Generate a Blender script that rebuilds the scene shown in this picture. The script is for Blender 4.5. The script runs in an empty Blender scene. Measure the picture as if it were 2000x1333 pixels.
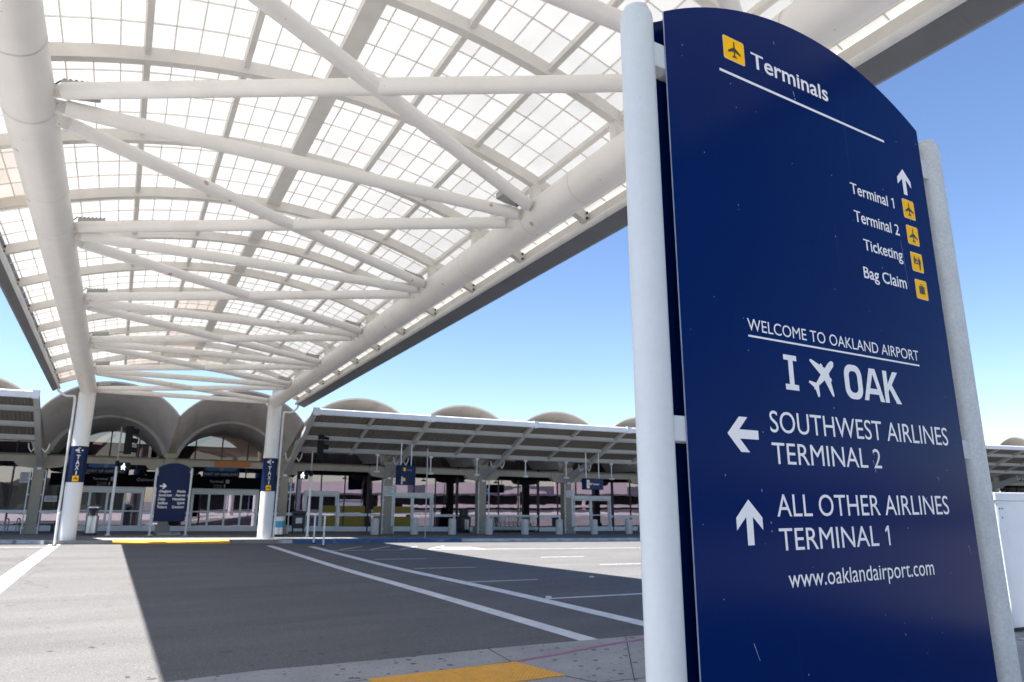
import bpy, math, random
from mathutils import Vector, Matrix
random.seed(7)
C = bpy.context.scene.collection
scene = bpy.context.scene
R = math.radians
PI = math.pi

# ------------------------------------------------------------------ camera
H = 1.95
yaw, pitch, roll = 0.5136709573275822, 0.23073010134153393, 0.0021481242928012073
fw = Vector((math.sin(yaw) * math.cos(pitch), math.cos(yaw) * math.cos(pitch), math.sin(pitch)))
rt = Vector((math.cos(yaw), -math.sin(yaw), 0.0))
up = rt.cross(fw)
rt, up = math.cos(roll) * rt + math.sin(roll) * up, -math.sin(roll) * rt + math.cos(roll) * up
cam = bpy.data.cameras.new('camera')
cam.sensor_width = 36.0
cam.lens = 1331.687 / 2000 * 36
cam.clip_start = 0.05
cam.clip_end = 3000
cam.dof.use_dof = True
cam.dof.focus_distance = 2.55
cam.dof.aperture_fstop = 6.5
camo = bpy.data.objects.new('camera', cam)
C.objects.link(camo)
camo.matrix_world = Matrix(((rt.x, up.x, -fw.x, 0), (rt.y, up.y, -fw.y, 0), (rt.z, up.z, -fw.z, H), (0, 0, 0, 1)))
scene.camera = camo

# ------------------------------------------------------------------ sky, sun, exposure
sun_to = Vector((-0.52, 0.17, 1.0)).normalized()
world = bpy.data.worlds.new("World")
scene.world = world
world.use_nodes = True
nt = world.node_tree
bg = nt.nodes['Background']
sky = nt.nodes.new('ShaderNodeTexSky')
sky.sky_type = 'NISHITA'
sky.sun_disc = False
sky.sun_elevation = math.asin(sun_to.z)
sky.sun_rotation = math.atan2(sun_to.x, sun_to.y) % (2 * PI)
sky.altitude = 0
sky.air_density = 1.0
sky.dust_density = 0.4
sky.ozone_density = 2.0
hs = nt.nodes.new('ShaderNodeHueSaturation')
hs.inputs['Hue'].default_value = 0.507
hs.inputs['Saturation'].default_value = 1.1
nt.links.new(sky.outputs[0], hs.inputs['Color'])
nt.links.new(hs.outputs[0], bg.inputs[0])
bg.inputs[1].default_value = 0.070
sl = bpy.data.lights.new('sun', 'SUN')
sl.energy = 5.0
sl.angle = R(0.53)
sl.color = (1.0, 0.98, 0.955)
so = bpy.data.objects.new('sun', sl)
C.objects.link(so)
so.rotation_euler = (-sun_to).to_track_quat('-Z', 'Y').to_euler()
so.location = (-20, -6, 40)
vs = scene.view_settings
scene.display_settings.display_device = 'sRGB'
vs.view_transform = 'Standard'
vs.look = 'None'
vs.exposure = 1.75
vs.gamma = 1.0
vs.use_curve_mapping = False
scene.cycles.max_bounces = 8
scene.cycles.diffuse_bounces = 4
scene.cycles.glossy_bounces = 4
scene.cycles.transparent_max_bounces = 12
scene.cycles.use_denoising = True
scene.cycles.sample_clamp_indirect = 8

# ------------------------------------------------------------------ materials
MAT = {}


def pm(name, col, rough=0.5, metal=0.0, var=0.12, scale=2.0, stretch=(1, 1, 1), bump=0.0, bscale=60.0, spots=None, spec=0.5, coat=0.0, var2=None, streak=None):
    """Procedural paint, concrete, asphalt or metal: colour broken by noise in world space; optional dark spots, rain streaks, bump."""
    m = bpy.data.materials.new(name)
    m.use_nodes = True
    t = m.node_tree
    N, L = t.nodes, t.links
    b = N['Principled BSDF']
    b.inputs['Roughness'].default_value = rough
    b.inputs['Metallic'].default_value = metal
    b.inputs['Specular IOR Level'].default_value = spec
    if coat:
        b.inputs['Coat Weight'].default_value = coat
        b.inputs['Coat Roughness'].default_value = 0.08
    g = N.new('ShaderNodeNewGeometry')
    mp = N.new('ShaderNodeMapping')
    mp.inputs['Scale'].default_value = stretch
    L.new(g.outputs['Position'], mp.inputs['Vector'])
    no = N.new('ShaderNodeTexNoise')
    no.inputs['Scale'].default_value = scale
    no.inputs['Detail'].default_value = 6
    no.inputs['Roughness'].default_value = 0.62
    L.new(mp.outputs[0], no.inputs['Vector'])
    mr = N.new('ShaderNodeMapRange')
    mr.inputs[1].default_value = 0.3
    mr.inputs[2].default_value = 0.7
    mr.inputs[3].default_value = 1 - var
    mr.inputs[4].default_value = 1 + var
    L.new(no.outputs[0], mr.inputs[0])
    mx = N.new('ShaderNodeMix')
    mx.data_type = 'RGBA'
    mx.blend_type = 'MULTIPLY'
    mx.inputs[0].default_value = 1
    mx.inputs[6].default_value = (*col, 1)
    L.new(mr.outputs[0], mx.inputs[7])
    out = mx.outputs[2]
    if var2:
        sc2, am2, st2 = var2
        mp2 = N.new('ShaderNodeMapping')
        mp2.inputs['Scale'].default_value = st2
        L.new(g.outputs['Position'], mp2.inputs['Vector'])
        n2 = N.new('ShaderNodeTexNoise')
        n2.inputs['Scale'].default_value = sc2
        n2.inputs['Detail'].default_value = 3
        L.new(mp2.outputs[0], n2.inputs['Vector'])
        r2 = N.new('ShaderNodeMapRange')
        r2.inputs[1].default_value = 0.3
        r2.inputs[2].default_value = 0.7
        r2.inputs[3].default_value = 1 - am2
        r2.inputs[4].default_value = 1 + am2
        L.new(n2.outputs[0], r2.inputs[0])
        m2 = N.new('ShaderNodeMix')
        m2.data_type = 'RGBA'
        m2.blend_type = 'MULTIPLY'
        m2.inputs[0].default_value = 1
        L.new(out, m2.inputs[6])
        L.new(r2.outputs[0], m2.inputs[7])
        out = m2.outputs[2]
    if streak:
        scs, lo, hi, cs, am = streak
        mp3 = N.new('ShaderNodeMapping')
        mp3.inputs['Scale'].default_value = scs
        L.new(g.outputs['Position'], mp3.inputs['Vector'])
        n3 = N.new('ShaderNodeTexNoise')
        n3.inputs['Scale'].default_value = 1.0
        n3.inputs['Detail'].default_value = 5
        L.new(mp3.outputs[0], n3.inputs['Vector'])
        r3 = N.new('ShaderNodeMapRange')
        r3.inputs[1].default_value = lo
        r3.inputs[2].default_value = hi
        r3.inputs[3].default_value = 0
        r3.inputs[4].default_value = am
        L.new(n3.outputs[0], r3.inputs[0])
        m3 = N.new('ShaderNodeMix')
        m3.data_type = 'RGBA'
        L.new(r3.outputs[0], m3.inputs[0])
        L.new(out, m3.inputs[6])
        m3.inputs[7].default_value = (*cs, 1)
        out = m3.outputs[2]
    if spots:
        for (ssc, size, cs, am) in spots:
            vo = N.new('ShaderNodeTexVoronoi')
            vo.inputs['Scale'].default_value = ssc
            L.new(g.outputs['Position'], vo.inputs['Vector'])
            # each cell gets its own size, so spots differ and some cells have none
            wn = N.new('ShaderNodeTexWhiteNoise')
            L.new(vo.outputs['Position'], wn.inputs['Vector'])
            mm = N.new('ShaderNodeMath')
            mm.operation = 'MULTIPLY_ADD'
            L.new(wn.outputs['Value'], mm.inputs[0])
            mm.inputs[1].default_value = size * 1.6
            mm.inputs[2].default_value = -size * 0.6
            lt = N.new('ShaderNodeMath')
            lt.operation = 'LESS_THAN'
            L.new(vo.outputs['Distance'], lt.inputs[0])
            L.new(mm.outputs[0], lt.inputs[1])
            sc = N.new('ShaderNodeMath')
            sc.operation = 'MULTIPLY'
            L.new(lt.outputs[0], sc.inputs[0])
            sc.inputs[1].default_value = am
            m4 = N.new('ShaderNodeMix')
            m4.data_type = 'RGBA'
            L.new(sc.outputs[0], m4.inputs[0])
            L.new(out, m4.inputs[6])
            m4.inputs[7].default_value = (*cs, 1)
            out = m4.outputs[2]
    L.new(out, b.inputs['Base Color'])
    if bump:
        nb = N.new('ShaderNodeTexNoise')
        nb.inputs['Scale'].default_value = bscale
        nb.inputs['Detail'].default_value = 3
        L.new(mp.outputs[0], nb.inputs['Vector'])
        bp = N.new('ShaderNodeBump')
        bp.inputs['Strength'].default_value = bump
        bp.inputs['Distance'].default_value = 0.01
        L.new(nb.outputs[0], bp.inputs['Height'])
        L.new(bp.outputs[0], b.inputs['Normal'])
    MAT[name] = m
    return m


pm('asphalt', (0.127, 0.1215, 0.1165), 0.92, var=0.15, scale=0.7, stretch=(0.25, 1, 1), bump=0.8, bscale=60, var2=(42, 0.30, (1, 1, 1)),
   spots=[(26.0, 0.38, (0.24, 0.235, 0.225), 0.45), (17.0, 0.34, (0.05, 0.05, 0.05), 0.4), (0.9, 0.10, (0.06, 0.058, 0.056), 0.35)],
   streak=((0.06, 0.55, 1), 0.5, 0.75, (0.094, 0.089, 0.084), 0.38), spec=0.2)
pm('road_paint', (0.62, 0.61, 0.59), 0.75, var=0.12, scale=3, var2=(60, 0.16, (1, 1, 1)), streak=((0.4, 2, 1), 0.55, 0.75, (0.35, 0.34, 0.33), 0.5), spec=0.3)
pm('blue_paint', (0.20, 0.29, 0.42), 0.6, var=0.15, scale=3, var2=(40, 0.2, (1, 1, 1)))
pm('pavement_concrete', (0.30, 0.288, 0.272), 0.9, var=0.14, scale=1.3, bump=0.3, bscale=120, var2=(70, 0.14, (1, 1, 1)),
   spots=[(7.5, 0.33, (0.07, 0.068, 0.065), 0.85), (15.0, 0.30, (0.10, 0.10, 0.095), 0.6)], spec=0.3)
pm('bounce_concrete', (0.33, 0.315, 0.295), 0.9, var=0.12, scale=0.5, spec=0.3)
pm('far_concrete', (0.24, 0.228, 0.215), 0.9, var=0.18, scale=0.8, bump=0.2, bscale=60, spec=0.3)
pm('joint_dirt', (0.05, 0.048, 0.045), 0.95, var=0.3, scale=8)
pm('kerb_white', (0.52, 0.53, 0.53), 0.7, var=0.15, scale=2.5, streak=((1.5, 1.5, 3), 0.52, 0.7, (0.2, 0.19, 0.18), 0.6))
pm('kerb_blue', (0.025, 0.105, 0.27), 0.6, var=0.18, scale=2.5, streak=((1.5, 1.5, 3), 0.6, 0.72, (0.45, 0.45, 0.45), 0.5))
pm('kerb_pink', (0.34, 0.12, 0.20), 0.8, var=0.15, scale=12, streak=((18, 18, 1), 0.5, 0.7, (0.33, 0.28, 0.28), 0.6))
pm('white_paint', (0.76, 0.735, 0.70), 0.42, var=0.05, scale=1.2, bump=0.04, bscale=8,
   streak=((0.9, 0.9, 0.9), 0.62, 0.8, (0.50, 0.44, 0.37), 0.35), spots=[(2.2, 0.13, (0.30, 0.14, 0.05), 0.6), (6.0, 0.10, (0.32, 0.24, 0.16), 0.5)])
pm('column_white', (0.72, 0.72, 0.71), 0.4, var=0.05, scale=1.5, streak=((2.5, 2.5, 0.5), 0.58, 0.8, (0.45, 0.43, 0.40), 0.35))
pm('beam_white', (0.70, 0.675, 0.63), 0.5, var=0.07, scale=2.0, streak=((1.2, 1.2, 1.2), 0.6, 0.8, (0.42, 0.36, 0.30), 0.4))
pm('sign_post', (0.56, 0.59, 0.60), 0.42, var=0.02, scale=7, bump=0.05, bscale=25, var2=(45, 0.018, (1, 1, 1)),
   streak=((14, 14, 2.0), 0.64, 0.85, (0.36, 0.36, 0.35), 0.35), spots=[(26, 0.06, (0.30, 0.29, 0.27), 0.5)])
pm('sign_post_worn', (0.51, 0.535, 0.54), 0.55, var=0.05, scale=9, bump=0.10, bscale=40, var2=(90, 0.10, (1, 1, 1)),
   streak=((16, 16, 5.0), 0.58, 0.82, (0.32, 0.33, 0.33), 0.4), spots=[(30, 0.08, (0.2, 0.16, 0.12), 0.5)])
pm('sign_blue', (0.0003, 0.0135, 0.094), 0.16, var=0.05, scale=1.5, bump=0.012, bscale=3.0, spec=0.5,
   spots=[(7.5, 0.022, (0.55, 0.55, 0.6), 0.8), (17, 0.018, (0.06, 0.06, 0.09), 0.9)], streak=((30, 30, 0.7), 0.69, 0.78, (0.05, 0.07, 0.15), 0.35))
pm('sign_edge', (0.25, 0.30, 0.42), 0.5, var=0.2, scale=20)
pm('sign_white', (0.80, 0.79, 0.79), 0.5, var=0.03, scale=10)
pm('sign_yellow', (1.0, 0.52, 0.002), 0.6, var=0.02, scale=10, spec=0.1)
pm('sign_black', (0.010, 0.010, 0.013), 0.4, var=0.05)
pm('tactile_yellow', (0.70, 0.33, 0.03), 0.7, var=0.10, scale=5, var2=(50, 0.1, (1, 1, 1)), streak=((3, 3, 3), 0.6, 0.75, (0.4, 0.22, 0.05), 0.5))
pm('gutter_grey', (0.135, 0.142, 0.155), 0.5, var=0.10, scale=1.5, streak=((0.5, 6, 3), 0.55, 0.8, (0.09, 0.09, 0.095), 0.5))
pm('shell_grey', (0.375, 0.373, 0.372), 0.8, var=0.10, scale=0.8, bump=0.1, bscale=20, streak=((1.6, 0.35, 0.8), 0.52, 0.75, (0.22, 0.205, 0.185), 0.55))
pm('shell_edge', (0.52, 0.49, 0.45), 0.8, var=0.10, scale=2)
pm('concrete_beige', (0.31, 0.285, 0.23), 0.8, var=0.08, scale=1.2, streak=((2.5, 2.5, 0.6), 0.58, 0.8, (0.22, 0.20, 0.16), 0.5))
pm('steel_grey', (0.37, 0.375, 0.38), 0.5, var=0.07, scale=1.5)
pm('bar_grey', (0.84, 0.81, 0.76), 0.5, var=0.1, scale=2)
pm('steel_light', (0.66, 0.68, 0.70), 0.45, var=0.06, scale=1.5)
pm('aluminium', (0.74, 0.77, 0.80), 0.38, metal=0.1, var=0.05, scale=4)
pm('stainless', (0.60, 0.61, 0.62), 0.28, metal=0.9, var=0.08, scale=6)
pm('dark_metal', (0.022, 0.024, 0.028), 0.45, var=0.15, scale=6)
pm('signal_black', (0.006, 0.008, 0.009), 0.6, var=0.15, scale=6, spec=0.2)
pm('black_fascia', (0.005, 0.005, 0.006), 0.9, var=0.1, spec=0.05)
pm('navy', (0.003, 0.014, 0.060), 0.4, var=0.08, scale=3, spec=0.2)
pm('sky_blue_vinyl', (0.04, 0.32, 0.52), 0.4, var=0.06)
pm('mid_blue', (0.02, 0.12, 0.33), 0.4, var=0.08)
pm('orange_brown', (0.30, 0.10, 0.02), 0.6, var=0.1)
pm('paper_white', (0.66, 0.66, 0.68), 0.7, var=0.05, scale=20, var2=(120, 0.12, (1, 1, 4)))
pm('dim_lettering', (0.30, 0.30, 0.31), 0.6, var=0.05)
pm('grey_logo', (0.16, 0.20, 0.24), 0.6, var=0.1)
pm('bollard_concrete', (0.52, 0.52, 0.49), 0.85, var=0.10, scale=5, bump=0.15, bscale=60)
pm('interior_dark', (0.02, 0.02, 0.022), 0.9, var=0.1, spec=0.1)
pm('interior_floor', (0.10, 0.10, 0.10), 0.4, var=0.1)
pm('olive_panel', (0.27, 0.205, 0.022), 0.6, var=0.12, scale=1.2)
pm('garage_beige', (0.85, 0.70, 0.66), 0.85, var=0.06, scale=0.3)
pm('bounce_deck_top', (0.36, 0.32, 0.27), 0.6, var=0.15, scale=0.6)  # upper face kept paler to bounce light onto the vault undersides
pm('reflection_dark', (0.045, 0.044, 0.046), 0.9, var=0.2, scale=0.4, spec=0.2)
pm('garage_grey', (0.16, 0.15, 0.18), 0.8, var=0.15, scale=0.2)
pm('cabinet_white', (0.60, 0.63, 0.66), 0.5, var=0.04, scale=1.5, streak=((4, 4, 0.8), 0.62, 0.8, (0.42, 0.43, 0.44), 0.4))
pm('cabinet_grey', (0.25, 0.29, 0.34), 0.5, var=0.05)
pm('lens_dark', (0.05, 0.012, 0.01), 0.25, var=0.1)
pm('rubber', (0.012, 0.012, 0.012), 0.7, var=0.1)
pm('stain_dark', (0.055, 0.054, 0.055), 0.8, var=0.4, scale=2.0)
pm('scuff_grey', (0.24, 0.27, 0.36), 0.8, var=0.4, scale=30)
pm('seam_dirt', (0.60, 0.565, 0.52), 0.6, var=0.2, scale=6)
pm('hedge_green', (0.012, 0.020, 0.012), 0.9, var=0.5, scale=0.6)
pm('ticket_pink', (0.6, 0.12, 0.12), 0.6)


def corrugated():
    m = pm('roof_deck', (0.15, 0.142, 0.125), 0.6, metal=0.1, var=0.06)
    t = m.node_tree
    N, L = t.nodes, t.links
    g = N.new('ShaderNodeNewGeometry')
    w = N.new('ShaderNodeTexWave')
    w.wave_type = 'BANDS'
    w.bands_direction = 'X'
    w.inputs['Scale'].default_value = 1.9
    w.inputs['Distortion'].default_value = 0
    L.new(g.outputs['Position'], w.inputs['Vector'])
    bp = N.new('ShaderNodeBump')
    bp.inputs['Strength'].default_value = 1.0
    bp.inputs['Distance'].default_value = 0.06
    L.new(w.outputs[0], bp.inputs['Height'])
    L.new(bp.outputs[0], N['Principled BSDF'].inputs['Normal'])


corrugated()


def tactile_bump():
    t = MAT['tactile_yellow'].node_tree
    N, L = t.nodes, t.links
    g = N.new('ShaderNodeNewGeometry')
    v = N.new('ShaderNodeTexVoronoi')
    v.inputs['Scale'].default_value = 17
    v.inputs['Randomness'].default_value = 0.0
    L.new(g.outputs['Position'], v.inputs['Vector'])
    r = N.new('ShaderNodeMapRange')
    r.inputs[1].default_value = 0.15
    r.inputs[2].default_value = 0.35
    r.inputs[3].default_value = 1
    r.inputs[4].default_value = 0
    L.new(v.outputs['Distance'], r.inputs[0])
    b = N.new('ShaderNodeBump')
    b.inputs['Strength'].default_value = 1.0
    b.inputs['Distance'].default_value = 0.02
    L.new(r.outputs[0], b.inputs['Height'])
    L.new(b.outputs[0], N['Principled BSDF'].inputs['Normal'])


MAT['sign_blue'].node_tree.nodes['Principled BSDF'].inputs['IOR'].default_value = 1.13
tactile_bump()


def translucent(name, dif, tra):
    """Milky roof panel: some light bounces, some comes through; the fibre layer gives slow blotches."""
    m = bpy.data.materials.new(name)
    m.use_nodes = True
    t = m.node_tree
    N, L = t.nodes, t.links
    N.remove(N['Principled BSDF'])
    o = N['Material Output']
    d = N.new('ShaderNodeBsdfDiffuse')
    d.inputs[0].default_value = (*dif, 1)
    tr = N.new('ShaderNodeBsdfTranslucent')
    g = N.new('ShaderNodeNewGeometry')
    no = N.new('ShaderNodeTexNoise')
    no.inputs['Scale'].default_value = 1.1
    no.inputs['Detail'].default_value = 5
    L.new(g.outputs['Position'], no.inputs['Vector'])
    mr = N.new('ShaderNodeMapRange')
    mr.inputs[1].default_value = 0.3
    mr.inputs[2].default_value = 0.7
    mr.inputs[3].default_value = 0.90
    mr.inputs[4].default_value = 1.08
    L.new(no.outputs[0], mr.inputs[0])
    mx = N.new('ShaderNodeMix')
    mx.data_type = 'RGBA'
    mx.blend_type = 'MULTIPLY'
    mx.inputs[0].default_value = 1
    mx.inputs[6].default_value = (*tra, 1)
    L.new(mr.outputs[0], mx.inputs[7])
    # each little panel has weathered a touch differently
    mpp = N.new('ShaderNodeMapping')
    mpp.vector_type = 'POINT'
    mpp.inputs['Location'].default_value = (-2.48 / .3575, 5.1248 / .66885, 0)
    mpp.inputs['Scale'].default_value = (1 / .3575, 1 / .66885, 0)
    L.new(g.outputs['Position'], mpp.inputs['Vector'])
    fl = N.new('ShaderNodeVectorMath')
    fl.operation = 'FLOOR'
    L.new(mpp.outputs[0], fl.inputs[0])
    wn = N.new('ShaderNodeTexWhiteNoise')
    wn.noise_dimensions = '2D'
    L.new(fl.outputs[0], wn.inputs['Vector'])
    mr2 = N.new('ShaderNodeMapRange')
    mr2.inputs[3].default_value = 0.87
    mr2.inputs[4].default_value = 1.05
    L.new(wn.outputs['Value'], mr2.inputs[0])
    mx2 = N.new('ShaderNodeMix')
    mx2.data_type = 'RGBA'
    mx2.blend_type = 'MULTIPLY'
    mx2.inputs[0].default_value = 1
    L.new(mx.outputs[2], mx2.inputs[6])
    L.new(mr2.outputs[0], mx2.inputs[7])
    L.new(mx2.outputs[2], tr.inputs[0])
    a = N.new('ShaderNodeAddShader')
    L.new(d.outputs[0], a.inputs[0])
    L.new(tr.outputs[0], a.inputs[1])
    L.new(a.outputs[0], o.inputs[0])
    MAT[name] = m


translucent('roof_panel', (0.24, 0.24, 0.235), (0.205, 0.199, 0.186))
translucent('roof_panel_warm', (0.24, 0.22, 0.20), (0.168, 0.146, 0.126))


def window_glass(name, tint, base, inside):
    """Coated glazing: a mirror-like tinted surface over a dim view inside."""
    m = bpy.data.materials.new(name)
    m.use_nodes = True
    t = m.node_tree
    N, L = t.nodes, t.links
    N.remove(N['Principled BSDF'])
    o = N['Material Output']
    gl = N.new('ShaderNodeBsdfGlossy')
    gl.inputs[0].default_value = (*tint, 1)
    gl.inputs['Roughness'].default_value = 0.01
    g = N.new('ShaderNodeNewGeometry')
    no = N.new('ShaderNodeTexNoise')
    no.inputs['Scale'].default_value = 0.7
    L.new(g.outputs['Position'], no.inputs['Vector'])
    bp = N.new('ShaderNodeBump')
    bp.inputs['Strength'].default_value = 0.03
    bp.inputs['Distance'].default_value = 0.05
    L.new(no.outputs[0], bp.inputs['Height'])
    L.new(bp.outputs[0], gl.inputs['Normal'])
    tr = N.new('ShaderNodeBsdfTransparent')
    tr.inputs[0].default_value = (*inside, 1)
    fr = N.new('ShaderNodeFresnel')
    fr.inputs[0].default_value = 1.5
    ad = N.new('ShaderNodeMath')
    ad.operation = 'MULTIPLY_ADD'
    L.new(fr.outputs[0], ad.inputs[0])
    ad.inputs[1].default_value = 0.65
    ad.inputs[2].default_value = base
    mx = N.new('ShaderNodeMixShader')
    L.new(ad.outputs[0], mx.inputs[0])
    L.new(tr.outputs[0], mx.inputs[1])
    L.new(gl.outputs[0], mx.inputs[2])
    L.new(mx.outputs[0], o.inputs[0])
    MAT[name] = m


window_glass('window_glass', (0.84, 0.74, 0.86), 0.31, (0.45, 0.44, 0.47))
window_glass('lunette_dim_glass', (0.62, 0.47, 0.43), 0.16, (0.30, 0.27, 0.26))  # brown tint and weaker mirror imitate the canopy's dim reflection in the lunettes


def emitter(name, col, s):
    m = bpy.data.materials.new(name)
    m.use_nodes = True
    b = m.node_tree.nodes['Principled BSDF']
    b.inputs['Base Color'].default_value = (*col, 1)
    b.inputs['Emission Color'].default_value = (*col, 1)
    b.inputs['Emission Strength'].default_value = s
    MAT[name] = m


emitter('signal_lit', (0.85, 0.92, 1.0), 0.6)


# ------------------------------------------------------------------ mesh helpers
def V(*a):
    return Vector(a)


class MB:
    def __init__(s):
        s.v, s.f, s.mi = [], [], []

    def add(s, vs_, fs, mi=0):
        n = len(s.v)
        s.v += [Vector(p) for p in vs_]
        s.f += [tuple(i + n for i in f) for f in fs]
        s.mi += [mi] * len(fs)
        return s

    def box(s, x0, x1, y0, y1, z0, z1, nx=1, mi=0):
        for k in range(nx):
            a, b = x0 + (x1 - x0) * k / nx, x0 + (x1 - x0) * (k + 1) / nx
            p = [(a, y0, z0), (b, y0, z0), (b, y1, z0), (a, y1, z0), (a, y0, z1), (b, y0, z1), (b, y1, z1), (a, y1, z1)]
            f = [(0, 3, 2, 1), (4, 5, 6, 7), (0, 1, 5, 4), (2, 3, 7, 6)]
            if k == 0:
                f.append((3, 0, 4, 7))
            if k == nx - 1:
                f.append((1, 2, 6, 5))
            s.add(p, f, mi)
        return s

    def beam(s, p0, p1, w, h, upv=(0, 0, 1), mi=0):
        p0, p1 = Vector(p0), Vector(p1)
        d = (p1 - p0).normalized()
        sd = d.cross(Vector(upv)).normalized()
        u = sd.cross(d)
        q = []
        for p in (p0, p1):
            q += [p - sd * w / 2 - u * h / 2, p + sd * w / 2 - u * h / 2, p + sd * w / 2 + u * h / 2, p - sd * w / 2 + u * h / 2]
        return s.add(q, [(0, 3, 2, 1), (4, 5, 6, 7), (0, 1, 5, 4), (1, 2, 6, 5), (2, 3, 7, 6), (3, 0, 4, 7)], mi)

    def tube(s, pts, r, n=12, cap=True, mi=0):
        pts = [Vector(p) for p in pts]
        rs = r if isinstance(r, (list, tuple)) else [r] * len(pts)
        ds = []
        for i in range(len(pts)):
            a = pts[max(i - 1, 0)]
            b = pts[min(i + 1, len(pts) - 1)]
            d = b - a
            ds.append(d.normalized() if d.length > 1e-9 else (ds[-1] if ds else Vector((0, 0, 1))))
        ref = Vector((0, 0, 1)) if abs(ds[0].z) < 0.9 else Vector((1, 0, 0))
        sd = ds[0].cross(ref).normalized()
        ring = []
        for i, p in enumerate(pts):
            sd = (sd - ds[i] * sd.dot(ds[i])).normalized()
            u = ds[i].cross(sd)
            ring.append([p + (sd * math.cos(2 * PI * k / n) + u * math.sin(2 * PI * k / n)) * rs[i] for k in range(n)])
        vs_ = [q for rg in ring for q in rg]
        fs = []
        for i in range(len(pts) - 1):
            for k in range(n):
                fs.append((i * n + k, i * n + (k + 1) % n, (i + 1) * n + (k + 1) % n, (i + 1) * n + k))
        if cap:
            fs.append(tuple(reversed(range(n))))
            fs.append(tuple((len(pts) - 1) * n + k for k in range(n)))
        return s.add(vs_, fs, mi)

    def lathe(s, prof, n=24, cx=0, cy=0, mi=0):
        """prof: [(r, z)] from bottom to top, about the vertical through (cx, cy)."""
        vs_, fs = [], []
        for (r, z) in prof:
            r = max(r, 1e-4)
            vs_ += [(cx + r * math.cos(2 * PI * k / n), cy + r * math.sin(2 * PI * k / n), z) for k in range(n)]
        for i in range(len(prof) - 1):
            for k in range(n):
                fs.append((i * n + k, i * n + (k + 1) % n, (i + 1) * n + (k + 1) % n, (i + 1) * n + k))
        fs.append(tuple(reversed(range(n))))
        fs.append(tuple((len(prof) - 1) * n + k for k in range(n)))
        return s.add(vs_, fs, mi)

    def prism(s, poly, o, ex, ey, dep, mi=0):
        """Extrude the 2-D outline poly (in axes ex, ey at o) by the vector dep."""
        o, ex, ey, dep = Vector(o), Vector(ex), Vector(ey), Vector(dep)
        n = len(poly)
        a = [o + ex * x + ey * y for x, y in poly]
        b = [p + dep for p in a]
        fs = [tuple(range(n)), tuple(reversed(range(n, 2 * n)))]
        fs += [(i, i + n, (i + 1) % n + n, (i + 1) % n) for i in range(n)]
        return s.add(a + b, fs, mi)

    def flat(s, poly, o, ex, ey, mi=0):
        o, ex, ey = Vector(o), Vector(ex), Vector(ey)
        return s.add([o + ex * x + ey * y for x, y in poly], [tuple(range(len(poly)))], mi)

    def map(s, fn):
        s.v = [Vector(fn(p)) for p in s.v]
        return s

    def build(s, name, mat, parent=None, smooth=None, world=True, bevel=0):
        me = bpy.data.meshes.new(name)
        base = parent.location if (parent is not None and world) else Vector((0, 0, 0))
        if parent is not None and world and parent.parent is not None:
            base = base + parent.parent.location
        me.from_pydata([tuple(p - base) for p in s.v], [], s.f)
        mats = mat if isinstance(mat, (list, tuple)) else [mat]
        for m in mats:
            me.materials.append(MAT[m])
        if len(mats) > 1:
            me.polygons.foreach_set('material_index', s.mi)
        import bmesh
        bm = bmesh.new()
        bm.from_mesh(me)
        bmesh.ops.recalc_face_normals(bm, faces=bm.faces)
        bm.to_mesh(me)
        bm.free()
        if smooth:
            me.polygons.foreach_set('use_smooth', [True] * len(me.polygons))
            me.set_sharp_from_angle(angle=R(smooth))
        me.update()
        o = bpy.data.objects.new(name, me)
        C.objects.link(o)
        if parent is not None:
            o.parent = parent
        if bevel:
            md = o.modifiers.new('bevel', 'BEVEL')
            md.width = bevel
            md.segments = 2
            md.limit_method = 'ANGLE'
            md.angle_limit = R(40)
        return o


def tag(o, label=None, cat=None, group=None, kind=None):
    if label:
        o['label'] = label
    if cat:
        o['category'] = cat
    if group:
        o['group'] = group
    if kind:
        o['kind'] = kind
    return o


def thing(name, label, cat, loc=(0, 0, 0), rz=0.0, group=None):
    o = bpy.data.objects.new(name, None)
    o.empty_display_size = 0.2
    C.objects.link(o)
    o.location = loc
    o.rotation_euler = (0, 0, rz)
    return tag(o, label, cat, group)


def kids(o):
    return [c for c in ALLKIDS.get(o.name, [])]


def copy_tree(o, loc=None, rz=None, label=None, parent=None):
    c = o.copy()
    C.objects.link(c)
    if parent is not None:
        c.parent = parent
    if loc is not None:
        c.location = loc
    if rz is not None:
        c.rotation_euler = (0, 0, rz)
    if label:
        c['label'] = label
    for ch in list(o.children):
        copy_tree(ch, parent=c)
    return c


_tc = {}


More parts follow.
